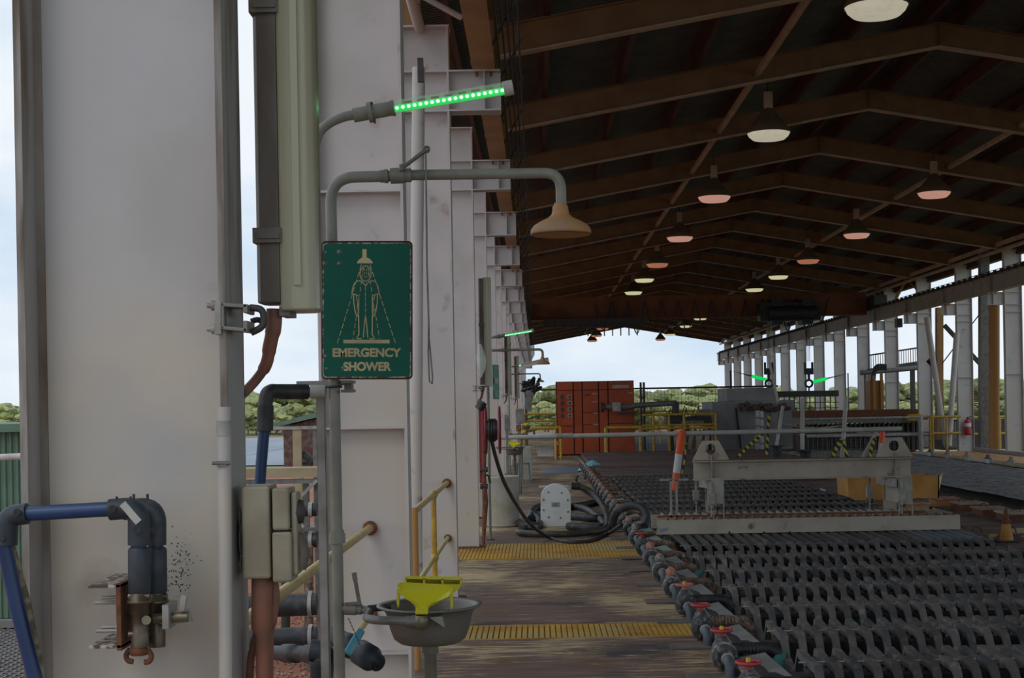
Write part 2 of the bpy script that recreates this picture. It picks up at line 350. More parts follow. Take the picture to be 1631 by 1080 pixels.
# ------------------------------------------------------------------ ground and deck
MB().add([(-900, -30, -.9), (900, -30, -.9), (900, 1500, -.9), (-900, 1500, -.9)], [(0, 1, 2, 3)]).build('floor', 'scrub', kind='structure', origin=(0, 0, -.9), label='flat scrub ground around the plant')
g = MB(); g.add([(-60, -10, -.885), (-1.0, -10, -.885), (-1.0, 62, -.885), (-60, 62, -.885)], [(0, 1, 2, 3)])
g.build('floor', 'dirt', kind='structure')
g = MB(); g.add([(-160, 120, -.88), (30, 120, -.88), (30, 136, -.86), (-160, 136, -.86)], [(0, 1, 2, 3)]); g.build('trim_1', 'dirt', kind='structure')
def plane_noise(x0, x1, y0, y1, nx, ny, zf):
    m = MB(); vs = [(x0+(x1-x0)*i/nx, y0+(y1-y0)*j/ny, zf(x0+(x1-x0)*i/nx, y0+(y1-y0)*j/ny)) for j in range(ny+1) for i in range(nx+1)]
    return m.add(vs, [(j*(nx+1)+i, j*(nx+1)+i+1, (j+1)*(nx+1)+i+1, (j+1)*(nx+1)+i) for j in range(ny) for i in range(nx)], True)
pl = thing('pond_liner', 'blue-grey plastic pond liner sheets lying behind the green roofed shed', 'liner', (-30, 90, -.85))
for i in range(14):
    x0 = -62+i*4.6
    plane_noise(x0, x0+4.7, 66, 119, 3, 12, lambda x, y: -.86+.03*noise.noise(Vector((x*.4, y*.2, 0)))+.25*(y-66)/53+.01*(i % 2)).build('liner_sheet', 'liner', pl)
fl = bpy.data.objects.new('floor', None); col.objects.link(fl); fl['kind'] = 'structure'; fl['label'] = 'raised timber deck of the tank house'
# aisle boards (laid across the aisle) with two grating strips between them
GR = [(10.2, 10.83), (15.55, 16.15), (16.15, 17.25)]
def boards(y0, y1):
    n = max(1, round((y1-y0)/.6)); return [(y0+(y1-y0)*i/n, y0+(y1-y0)*(i+1)/n) for i in range(n)]
for (a, b) in [(2.0, 10.2), (10.83, 15.55), (17.25, 34.0)]:
    for (p, q) in boards(a, b):
        dz = random.uniform(-.003, .003)
        MB().box(-1.3, 1.32, p+.002, q-.002, -.04, dz).build('plank', 'deck', fl)
m = MB()
for i in range(60): m.box(-1.3, 1.32, 34+i*.6, 34+(i+1)*.6-.006, -.04, 0)
for i in range(14): m.box(-1.3, 1.32, -6.4+i*.6, -6.4+(i+1)*.6-.006, -.04, 0)
m.build('plank', 'deck', fl, kind='stuff')
MB().box(-1.32, 13.9, -4, YEND, -.75, -.6).build('floor', 'void', kind='structure')
m = MB().box(-1.34, -1.30, 2, YEND, -.5, .02); m.build('trim_2', 'paint2', kind='structure')
def grating(y0, y1, label):
    t = thing('floor_grating', label, 'grating', (0, (y0+y1)/2, -.04))
    b = MB(); x = -1.28
    while x < 1.2: b.box(x, x+.031, y0+.012, y1-.012, -.03, .006); x += .041
    b.build('bearing_bars', 'grate', t, kind='stuff')
    c = MB(); y = y0+.04
    while y < y1-.03: c.box(-1.28, 1.2, y, y+.012, -.03, .002); y += .105
    c.build('cross_bars', 'grate', t, kind='stuff')
    f = MB()
    for (p, q) in ((y0, y0+.012), (y1-.012, y1)): f.box(-1.3, 1.22, p, q, -.035, .008)
    f.build('frame', 'grate', t)
grating(*GR[0], 'yellow floor grating strip across the aisle beside the eyewash bowl')
grating(*GR[1], 'paler front half of the farther yellow floor grating strip')
grating(*GR[2], 'rusty orange back half of the farther yellow floor grating strip')
MB().box(-1.3, 1.3, 10, 17.5, -.09, -.06).build('trim_3', 'rust', kind='structure')

# ------------------------------------------------------------------ roof
ce = bpy.data.objects.new('ceiling', None); col.objects.link(ce); ce['kind'] = 'structure'; ce.location = (XR, 40, RID)
def roofsheet(sgn):
    m = MB(); y = -4.0; x1 = XR; x0 = XR-sgn*7.75; zt = .61; vs = []; ny = 0
    while y < YEND:
        for (dy, dz) in ((0, 0), (.05, 0), (.065, .03), (.085, .03)):
            vs += [(x0, y+dy, RID-SL*7.75+zt+dz), (x1, y+dy, RID+zt+dz)]; ny += 1
        y += .10 if y < 45 else .2
    m.add(vs, [(2*i, 2*i+1, 2*i+3, 2*i+2) for i in range(ny-1)]); return m
roofsheet(1).build('roof_sheet', 'sheet', ce); roofsheet(-1).build('roof_sheet', 'sheet', ce)
pur = None
for sgn in (-1, 1):
    for i in range(7):
        x = XR+sgn*(.28+i*1.12); z = soff(x)+.36
        m = MB().box(x-.004, x+.004, -4, YEND, z, z+.23).box(x-.0, x+.075, -4, YEND, z, z+.006).box(x-.075, x+.0, -4, YEND, z+.224, z+.23)
        m.build('purlin', 'purlin', ce)
def rafter_mesh(y):
    m = MB()
    for sgn in (-1, 1):
        x0, x1 = XR, XR+sgn*(XR-XI-.0)
        def strip(dz0, dz1, w):
            z0, z1 = RID, RID-SL*(XR-XI)
            vs = []
            for yy in (y-w/2, y+w/2): vs += [(x0, yy, z0+dz0), (x1, yy, z1+dz0), (x1, yy, z1+dz1), (x0, yy, z0+dz1)]
            m.add(vs, [(0,1,2,3),(7,6,5,4),(0,4,5,1),(1,5,6,2),(2,6,7,3),(3,7,4,0)])
        strip(.012, .345, .01); strip(.345, .357, .165)
        xs = x1
    m.box(XR-.006, XR+.006, y-.08, y+.08, RID+.01, RID+.35)
    return m
def rafter_flange(y):
    m = MB()
    for sgn in (-1, 1):
        x0, x1 = XR, XR+sgn*(XR-XI); z0, z1 = RID, RID-SL*(XR-XI); vs = []
        for yy in (y-.0825, y+.0825): vs += [(x0, yy, z0-.008), (x1, yy, z1-.008), (x1, yy, z1+.012), (x0, yy, z0+.012)]
        m.add(vs, [(0,1,2,3),(7,6,5,4),(0,4,5,1),(1,5,6,2),(2,6,7,3),(3,7,4,0)])
    return m
r0 = rafter_mesh(YK(0)+.09).build('rafter', 'brown', ce)
rf0 = rafter_flange(YK(0)+.09).build('bottom_flange', 'drab', r0)  # light catching the flange is put into its paler colour

for k in list(range(-1, 0))+list(range(1, KF+1)):
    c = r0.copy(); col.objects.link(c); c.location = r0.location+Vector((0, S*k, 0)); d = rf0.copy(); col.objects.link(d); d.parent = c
for x in (3.35, 2*XR-3.35):
    z = soff(x)+.02
    MB().beam((x, -4, z+.1), (x, YEND-1, z+.1), .075, .075).build('tie_tube', 'drab', ce)
MB().box(XI-.75, XI-.55, -4, YEND, soff(XI)+.1, soff(XI)+.35).build('eave_beam', 'brownb', ce)
MB().box(XRI+.35, XRI+.55, -4, YEND, soff(XI)-.12, soff(XI)+.35).build('eave_beam', 'purlin', ce)
# ------------------------------------------------------------------ steel columns
def make_column(side, k, paint='paint', label='', group=None, corbel=True, stiff=(), top=None):
    y = YK(k); fw = .19; tf = .016; yc = y+fw/2
    xi, xo = (XI, XO) if side < 0 else (XRI, XRI+(XI-XO))
    sgn = -side     # +1: aisle lies towards +X
    top = top or (H+3.24 if side < 0 else soff(XI))
    t = thing('steel_column', label, 'column', ((xi+xo)/2, yc, 0), group)
    MB().box(min(xi, xo)+tf, max(xi, xo)-tf, yc-.005, yc+.005, 0, top).build('web', paint, t)
    MB().box(xi-sgn*tf, xi, y, y+fw, 0, top).build('flange', 'paint2' if paint == 'paintn' else paint, t)
    MB().box(xo, xo+sgn*tf, y, y+fw, 0, top).build('flange', 'paint2' if paint == 'paintn' else paint, t)
    MB().box(min(xi, xo)-.06, max(xi, xo)+.06, y-.05, y+fw+.05, -.03, .018).build('base_plate', 'rust', t)
    MB().box(min(xi, xo)-.01, max(xi, xo)+.01, y-.01, y+fw+.01, top, top+.014).build('cap_plate', paint, t)
    for z in list(stiff)+[CT-.012, CBm]:
        MB().box(min(xi, xo)+tf, max(xi, xo)-tf, y+.012, y+fw-.012, z, z+.012).build('stiffener', paint, t)
    if corbel:
        c = MB(); xe = xi+sgn*.44
        c.box(xi, xe, yc-.005, yc+.005, CBm, CT).box(xi, xe, y, y+fw, CT-.013, CT).box(xi, xe, y, y+fw, CBm, CBm+.013)
        c.box(xi+sgn*.30-.005, xi+sgn*.30+.005, y+.01, y+fw-.01, CBm+.01, CT-.01)
        c.build('corbel', paint, t)
        b = MB()
        for dx in (.24, .36): b.box(xi+sgn*dx-.012, xi+sgn*dx+.012, y+.03, y+.055, CT-.05, CT-.013)
        b.build('bolt', 'rust', t)
    if side < 0:    # slimmer upper post that carries the rafter
        MB().box(xo, xo+.012, y+.01, y+fw-.01, top, soff(xo)).box(xo+.22, xo+.232, y+.01, y+fw-.01, top, soff(xo)).box(xo+.012, xo+.22, yc-.004, yc+.004, top, soff(xo)).build('upper_post', 'brownb' if k > 1 else paint, t)
    return t
lab = {0: 'nearest white steel column, filling the left of the picture beside the fluorescent lamp',
       1: 'second white steel column from the left edge, behind the green emergency shower sign',
       2: 'third white steel column in the left row, where the near yellow handrail ends',
       3: 'fourth white steel column in the left row, just in front of the red hose reel'}
for k in range(-1, KF+1):
    st = (H-.11, .32, 2.82) if k == 1 else ()
    if k < 0: l, gp = 'white steel column of the left row standing behind the viewpoint', 'left columns behind the viewpoint'
    elif k in lab: l, gp = lab[k], 'white steel columns along the left side'
    elif k < 12: l, gp = '%s white steel column of the left row counted from the camera' % ORD[k], 'white steel columns along the left side'
    else: l, gp = 'far white steel column packed behind the others at the end of the left row', 'far columns of the left row'
    make_column(-1, k, 'paintn' if k == 0 else 'paint', l, gp, stiff=st)
for k in range(1, KF+1):
    if k < 8: l, gp = 'white steel column of the right row outside the right picture edge', 'right columns outside the frame'
    elif k < 17: l, gp = '%s white steel column of the right row counted from the right picture edge' % ORD[k-8], 'white steel columns along the right side'
    else: l, gp = 'far white steel column at the open end of the right row', 'far columns of the right row'
    if k == 9: l = 'white steel column on the right with the red fire extinguisher'
    make_column(1, k, 'paint', l, gp, stiff=(H+.62, H+2.32) if k in (8, 9, 11) else ())
nc = bpy.data.objects['steel_column.001']
ny = YK(0)
MB().box(XO, XO+.0165, ny-.0015, ny+.001, 0, H+3.2).box(XI-.0165, XI, ny-.0015, ny+.001, 0, H+3.2).build('rusty_edges', 'edge', nc, kind='stuff')
MB().box(XO+.016, XO+.034, ny+.083, ny+.0905, 0, H+3.2).build('weld_fillet', 'grime', nc)
MB().box(XI-.03, XI-.016, ny+.083, ny+.0905, 0, H+3.2).build('weld_fillet', 'paint2', nc)
random.seed(31); m = MB()
for i in range(150):
    p = at(random.gauss(286, 11), random.gauss(905, 26), ny+.0895); r = random.uniform(.0006, .0022)
    m.lathe([(0, .0006), (r, 0)], (p.x, ny+.0898, p.z), 'Y', 6, False)
m.build('dark_spatter', 'dark', nc, kind='stuff')
# runway beams
for side in (-1, 1):
    xc = -.40 if side < 0 else 2*XR+.40
    t = thing('crane_runway_beam', 'brown crane runway beam on the %s column brackets' % ('left' if side < 0 else 'right'), 'beam', (xc, 40, CT))
    mm = 'brownb' if side < 0 else 'brown'
    bm_ = 'brownb' if side < 0 else 'frame'
    MB().box(xc-.095, xc+.095, -4, YEND, CT, CT+.016).box(xc-.005, xc+.005, -4, YEND, CT+.016, BT-.016).box(xc-.095, xc+.095, -4, YEND, BT-.016, BT).build('girder', bm_, t)
    MB().box(xc-.03, xc+.03, -4, YEND, BT, BT+.085).build('crane_rail', 'dark', t)
    m = MB()
    for k in range(0, KF+1): m.box(xc-.09, xc+.09, YK(k)+.08, YK(k)+.10, CT+.016, BT-.016)
    m.build('web_stiffeners', bm_, t, kind='stuff')
    m = MB()
    for i in range(5 if side < 0 else 2):
        x = xc+(.13+.042*i)*(1 if side < 0 else -1); z = BT-.30+.09*i if side < 0 else BT+.02+.06*i
        m.tube([(x, -4, z), (x, YEND-2, z)], .009, 6)
    m.build('conductor_bars', 'dark', t, kind='stuff')
    m = MB(); y = 3.0
    while y < YEND-2:
        if side < 0: m.beam((xc+.08, y, BT-.33), (xc+.32, y, BT+.1), .02, .02)
        else: m.box(xc-.19, xc-.1, y, y+.03, BT-.02, BT+.09)
        y += 1.5 if side < 0 else .55
    m.build('bar_brackets', 'dark', t, kind='stuff')
# bracing tubes near the second and third column
t = thing('bracing_tubes', 'white tube cross bracing meeting above the third left column', 'bracing', at(668, 44, YK(2)-.05))
MB().tube([at(640, -60, YK(2)-1.0), at(668, 44, YK(2)+.02)], .048, 14).build('brace', 'paint', t)
MB().tube([at(640, -40, YK(2)-.3), at(675, -5, YK(2)-.25), at(735, 28, YK(2)-.1)], .026, 12).build('brace', 'paint', t)
t = thing('downpipe', 'long white round pipe leaning beside the second left column', 'pipe', at(664, 900, YK(2)-1.6))
MB().tube([at(667, 108, YK(2)-1.9), at(664, 400, YK(2)-1.9), at(662, 760, YK(2)-1.9), at(664, 1100, YK(2)-1.9)], .046, 18).build('tube', 'paint', t)
MB().box(at(663, 0, 10.2).x, at(672, 0, 10.2).x, 10.2, 10.24, at(663, 130, 10.2).z, at(663, 92, 10.2).z).build('clip', 'dark', t)

MB().tube([(XRI-.12, 10, soff(XI)-.02), (XRI-.12, YEND, soff(XI)-.02)], .055, 10).build('eave_tube', 'drab', ce)
MB().beam((XRI-.2, 10, soff(XI)+.13), (XRI-.2, YEND, soff(XI)+.13), .05, .12).build('eave_tube', 'drab', ce)
# ------------------------------------------------------------------ high-bay lamps
def make_lamp(glass, label, loc):
    t = thing('high_bay_lamp', label, 'lamp', (0, 0, 0), 'high bay lamps under the roof')
    R = .35
    MB().lathe([(.075, .50), (.12, .44), (.18, .36), (.27, .25), (R, .13), (R-.005, .10)], (0, 0, 0), n=28).build('reflector', 'shade', t)
    MB().lathe([(R-.01, .115), (R-.035, .06), (R-.09, .01), (0.0, 0)], (0, 0, 0), n=28).build('refractor', glass, t)
    MB().box(-.065, .065, -.065, .065, .48, .76).build('ballast_box', 'drab', t, bev=.008)
    MB().cyl((0, 0, .76), (0, 0, .95), .014, n=8).build('hanger', 'dark', t)
    t.location = loc
    return t
HL = 4.165
L1 = [(.00683, 'glass1', 'large white high bay lamp cut by the top picture edge'), (.0100, 'glass1', 'white high bay lamp, largest one seen whole, above the shower head'),
      (.01306, 'glass2', 'pink-lit high bay lamp right behind the white one in the left lamp row'), (.0162, 'glass2', 'third pinkish high bay lamp in the left lamp row'),
      (.01924, 'glass4', 'dull orange-brown high bay lamp in the left lamp row'), (.02157, 'glass3', 'yellow-lit high bay lamp, fifth whole one in the left lamp row'),
      (.0240, 'glass3', 'yellow-lit high bay lamp hanging just before the crane girder on the left'), (.0319, 'glass3', 'bright yellow high bay lamp just under the crane girder'),
      (.0352, 'glass4', 'dim high bay lamp beyond the crane, next after the yellow one'), (.0388, 'glass4', 'unlit high bay lamp beyond the crane, second last on the left'),
      (.0419, 'glass4', 'last high bay lamp of the left row against the sky')]
L2 = [(.00983, 'glass3', 'high bay lamp of the right row just outside the right picture edge'), (.01304, 'glass2', 'largest pink high bay lamp of the right lamp row'), (.0162, 'glass2', 'second pink high bay lamp of the right lamp row'),
      (.0191, 'glass4', 'orange-pink high bay lamp, third of the right lamp row'), (.02145, 'glass3', 'pale yellow high bay lamp, fourth of the right lamp row'),
      (.0238, 'glass3', 'pale yellow high bay lamp just before the crane girder on the right'), (.0317, 'glass3', 'small pale lamp just below the crane girder on the right'),
      (.0348, 'glass3', 'small yellowish lamp beyond the crane, second of its group'), (.0389, 'glass3', 'small bright yellow lamp near the far gable'),
      (.0419, 'glass4', 'last dark lamp of the right row against the sky')]
protoL = {}
for X, Ls in ((3.77, L1), (2*XR-3.77, L2)):
    for zf, gl, l in Ls:
        loc = (X, zf*F, H+HL)
        if gl not in protoL: protoL[gl] = make_lamp(gl, l, loc)
        else: copy_tree(protoL[gl], None, loc, None, l)

# ------------------------------------------------------------------ overhead crane
YC = 53.5
t = thing('overhead_crane', 'orange travelling crane girder with hanging cables spanning the roof', 'crane', (XR, YC, H+3.1))
MB().box(-.18, 12.28, YC, YC+.5, H+3.18, H+3.95).box(-.18, 12.28, YC-.06, YC+.56, H+3.93, H+3.98).box(-.18, 12.28, YC-.06, YC+.56, H+3.15, H+3.2).build('girder', 'craneo', t)
MB().box(-.65, -.18, YC-1.2, YC+1.8, BT+.1, BT+.45).build('end_carriage', 'dark', t)
MB().box(2*XR+.18, 2*XR+.65, YC-1.2, YC+1.8, BT+.1, BT+.45).build('end_carriage', 'dark', t)
m = MB(); m.box(.3, 4.0, YC-.7, YC-.1, H+2.85, H+3.15)
for i in range(12): m.box(.4+i*.3, .44+i*.3, YC-.7, YC-.66, H+2.5, H+2.9)
m.build('walkway', 'dark', t)
m = MB()
for i in range(14):
    x = 2.2+i*.62; m.tube(spline([(x, YC-.1, H+3.8), (x+.31, YC-.12, H+2.75+.2*math.sin(i*2.1)), (x+.62, YC-.1, H+3.8)], 6), .022, 6)
m.build('festoon_cables', 'black', t, kind='stuff')
MB().box(8.2, 10.4, YC-.9, YC-.1, H+2.95, H+3.6).box(8.6, 9.0, YC-1.0, YC-.1, H+2.8, H+3.75).box(9.7, 10.1, YC-1.0, YC-.1, H+2.8, H+3.7).cyl((8.5, YC-1.0, H+3.2), (10.2, YC-1.0, H+3.2), .25).build('hoist', 'black', t)
for px in (1222, 1285):
    X = PX(px, YC); m = MB()
    for d in (-.05, 0, .05): m.tube([(X+d, YC-.5, H+1.45), (X+d, YC-.5, H+3)], .008, 5)
    m.build('hoist_rope', 'dark', t)
    z = PZ(582, YC, px)
    m = MB(); m.box(X-.17, X+.17, YC-.57, YC-.43, z-.35, z-.12).box(X-.17, X-.1, YC-.55, YC-.45, z-.15, z+.1).box(X+.1, X+.17, YC-.55, YC-.45, z-.15, z+.1)
    m.cyl((X, YC-.5, z-.35), (X, YC-.5, z-.55), .05, n=10).ring((X, YC-.5, z-.68), .13, .04, 'Y', 16)
    m.cyl((X, YC-.5, z-.8), (X, YC-.5, z-1.0), .03, n=8)
    m.build('hook_block', 'black', t)
zb = PZ(628, YC, 1280)
m = MB(); xa, xb = PX(1233, YC), PX(1331, YC)
m.box(xa, xb, YC-.6, YC-.4, zb-.1, zb+.12)
for i in range(12):
    x = xa+.1+(xb-xa-.2)*i/11; m.box(x-.015, x+.015, YC-.52, YC-.48, zb-.6, zb-.1)
for q in (-.3, -.5): m.box(xa, xb, YC-.53, YC-.47, zb+q-.03, zb+q)
m.build('spreader_bar', 'dark', None, 'dark spreader bar with hanging grab hooks below the crane hooks', 'spreader')
# ------------------------------------------------------------------ fluorescent batten lights
def make_batten():
    Y = 3.52; t = thing('batten_light', 'weathered fluorescent batten light with yellowed cover on the nearest column', 'lamp', (PX(460, Y), Y, PZ(497, Y, 460)), 'batten lights down the left columns')
    xl, xm, xr = PX(413, Y, 400), PX(452, Y, 400), PX(510, Y, 400); zb = PZ(497, Y, 480); zt = zb+1.28
    MB().prism([(xl, Y-.03), (xl+.012, Y-.055), (xm, Y-.06), (xm, Y+.06), (xl+.012, Y+.055), (xl, Y+.03)], 'Z', zb+.02, zt).build('body', 'creamd', t, bev=.004)
    c = MB(); a = .0
    prof = [(xm, -.062), (xm+.03, -.068), (xr-.02, -.062), (xr-.005, -.045), (xr, -.02), (xr, .02), (xr-.005, .045), (xr-.02, .062), (xm+.03, .068), (xm, .062)]
    c.prism([(p, Y+q) for p, q in prof], 'Z', zb, zt+.01)
    c.build('diffuser', 'cover', t, bev=.006)
    MB().prism([(xm+.035, Y-.072), (xm+.052, Y-.074), (xm+.052, Y-.06), (xm+.035, Y-.06)], 'Z', zb+.06, zt-.05).build('painted_highlight', 'coverw', t)  # thin pale strip, the diffuser's highlight done in colour
    for i, pz in enumerate((20, 380)):
        z = PZ(pz, Y, 430)
        MB().box(xl-.002, xm+.006, Y-.072, Y+.07, z-.018, z+.018).box(xl+.01, xm+.002, Y-.078, Y-.07, z-.008, z+.004).build('clip', 'creamd', t)
    MB().box(xm-.005, xm+.02, Y-.05, Y+.05, zb-.012, zb+.012).build('end_latch', 'grey', t)
    MB().tube(path([at(425, 520, Y), at(412, 508, Y), at(400, 512, Y)], .01), .007, 8).build('hook', 'black', t)
    return t
bat = make_batten()
def make_bracket():
    Y = YK(0)+.02; c = at(388, 507, Y)
    t = thing('lamp_bracket', 'steel channel clamp holding the batten light to the nearest column flange', 'bracket', c, 'lamp brackets on column flanges')
    def p(x, y): q = at(x, y, Y); return (q.x, q.z)
    MB().prism([p(346, 482), p(357, 482), p(357, 534), p(346, 534)], 'Y', Y-.03, Y+.05).build('clamp_plate', 'lgrey', t, bev=.002)
    for yy in (487, 524):
        a = at(330, yy, Y+.0)
        MB().cyl(a, at(352, yy, Y), .006, n=8).cyl(at(337, yy, Y), at(343, yy, Y), .012, n=6).build('bolt', 'lgrey', t)
    m = MB()
    m.prism([p(358, 484), p(398, 486), p(398, 492), p(358, 490)], 'Y', Y-.035, Y+.05); m.prism([p(358, 520), p(398, 524), p(398, 530), p(358, 526)], 'Y', Y-.035, Y+.05)
    m.prism([p(358, 484), p(362, 484), p(362, 526), p(358, 526)], 'Y', Y-.035, Y+.05); m.prism([p(392, 486), p(399, 486), p(399, 500), p(392, 500)], 'Y', Y-.035, Y+.05); m.prism([p(392, 512), p(399, 512), p(399, 530), p(392, 530)], 'Y', Y-.035, Y+.05)
    m.build('channel', 'gpipe', t, bev=.002)
    MB().tube(path([at(398, 490, Y), at(419, 492, Y), at(421, 520, Y), at(400, 530, Y)], .02), .008, 8).build('u_bolt', 'dark', t)
    return t
brk = make_bracket()
def make_light_cable():
    Y = 3.5; t = thing('lamp_cable', 'orange-brown flexible cable curving from the near batten light down to the white conduit', 'cable', at(365, 640, Y), 'cables under the batten lights')
    MB().tube(spline([at(437, 492, Y), at(436, 520, Y), at(430, 550, Y), at(424, 580, Y), at(408, 605, Y), at(384, 630, Y-.03), at(368, 642, Y-.08)], 6), .014, 12,
              rs=[.019]*9+[.017]*6+[.015]*6+[.012]*16).build('sheath', 'copper', t)
    MB().tube([at(386, 624, Y-.03), at(372, 638, Y-.06), at(358, 648, Y-.09), at(355, 660, Y-.1)], .015, 12, rs=[.012, .017, .015, .008]).build('tape_end', 'upvc', t)
    return t
lc = make_light_cable()
for i in (1, 2, 3):
    lb = ['', 'second fluorescent batten light down the left row, above the red hose reel', 'third fluorescent batten light down the left row, further along', 'farthest fluorescent batten light of the left row'][i]
    copy_tree(bat, None, bat.location+Vector((0, 13.524*i+.1, 0)), None, lb)
    copy_tree(brk, None, brk.location+Vector((0, 13.524*i, 0)), None, 'steel lamp bracket clamped to the %s left column' % ['', 'fourth', 'seventh', 'tenth'][i])
    copy_tree(lc, None, lc.location+Vector((0, 13.524*i+.1, 0)), None, 'orange-brown cable hanging under the %s batten light' % ORD[i])
brk['label'] = 'steel channel clamp bolted to the nearest column flange beside the lamp'
# angled second-kind fittings: tilted batten over the third shower
t = thing('batten_light', 'sloping batten light sticking out over the aisle near the far shower heads', 'lamp', at(832, 584, 30.0), 'batten lights down the left columns')
MB().beam(at(830, 583, 30), at(874, 573, 30), .07, .09).build('body', 'white', t)
MB().beam(at(832, 580, 30), at(872, 570, 30), .10, .02).build('diffuser', 'cover', t)

# ------------------------------------------------------------------ emergency shower
YS = 4.3
def make_shower():
    Y = YS; t = thing('emergency_shower', 'grey pipe emergency shower with tan rose over the sign', 'shower', (PX(531, Y), Y, 0), 'emergency showers along the aisle')
    ax = PX(533, Y, 640)
    zt = at(560, 282, Y).z
    post = [(ax, Y, 0), (ax, Y, zt), at(612, 281, Y)]
    MB().tube(path(post, .075, 8), .0168, 16).build('post', 'gpipe', t)
    MB().tube(path([at(652, 279, Y), (at(893, 274, Y).x, Y, at(800, 277, Y).z), (at(893, 274, Y).x, Y, at(893, 330, Y).z)], .075, 8), .0158, 16).build('arm', 'gpipe', t)
    m = MB(); a, b = at(606, 281, Y), at(655, 279, Y)
    for (p, q, r) in ((0, .13, .019), (.13, .25, .021), (.25, .33, .016), (.33, .78, .0235), (.78, 1, .021)):
        m.tube([a.lerp(b, p), a.lerp(b, q)], r, 8 if r < .022 else 14)
    m.build('ball_valve', 'gpipe', t)
    MB().beam(at(640, 268, Y-.02), at(680, 238, Y-.02), .008, .020, up=(0, 1, 0)).cyl(at(640, 272, Y-.025), at(640, 262, Y-.025), .008).ring(at(679, 238, Y-.02), .008, .004, 'Y', 12, 6).build('valve_lever', 'grey', t)
    m = MB(); m.tube([at(678, 240, Y-.02), at(680, 420, Y-.02), at(683, 520, Y-.02)], .003, 6)
    R = [at(683, 520, Y-.02), at(682, 560, Y-.02), at(684, 608, Y-.02), at(688, 612, Y-.02), at(689, 600, Y-.02), at(684, 545, Y-.02)]
    m.tube(R, .0025, 6, closed=True); m.build('pull_rod', 'grey', t)
    c = at(893, 352, Y); c.z = 0; z0 = at(893, 374, Y).z
    prof = [(0, .010), (.076, .004), (.089, 0), (.0905, .006), (.089, .016), (.080, .028), (.060, .040), (.038, .050), (.027, .060), (.024, .072), (.023, .085), (.019, .087), (.019, .094)]
    MB().lathe(prof, (c.x, Y, z0), n=36).build('rose', 'tan', t)
    MB().lathe([(0, .006), (.087, .001)], (c.x, Y, z0-.002), n=36).build('rose_plate', 'orangeu', t)
    z = at(530, 858, Y).z
    MB().cyl((ax, Y, z-.014), (ax, Y, z+.016), .0245, n=8).cyl((ax, Y, z+.016), (ax, Y, z+.026), .021).build('coupling', 'gpipe', t)
    MB().box(ax-.05, ax+.05, Y-.05, Y+.05, 0, .012).build('foot_plate', 'rust', t)
    return t
shw = make_shower()
def make_strut():
    Y = YS; t = thing('strut_channel', 'slotted steel channel and pipe clamp just below the green sign', 'bracket', at(520, 612, Y))
    def bx(x0, x1, y0, y1, d0, d1):
        a, b = at(x0, y0, Y), at(x1, y1, Y); return MB().box(a.x, b.x, Y+d0, Y+d1, b.z, a.z)
    bx(470, 546, 607, 613, .022, .06).build('channel', 'lgrey', t)
    m = bx(548, 560, 606, 625, .0, .05); 
    for yy in (609, 623): 
        a, b = at(545, yy, Y), at(566, yy, Y); m.box(a.x, b.x, Y-.03, Y+.01, a.z-.004, a.z+.004)
    m.build('end_clip', 'grey', t)
    MB().ring((PX(533, Y), Y, at(533, 616, Y).z), .021, .004, 'Z', 20, 6).build('u_clamp', 'dark', t)
    return t
make_strut()
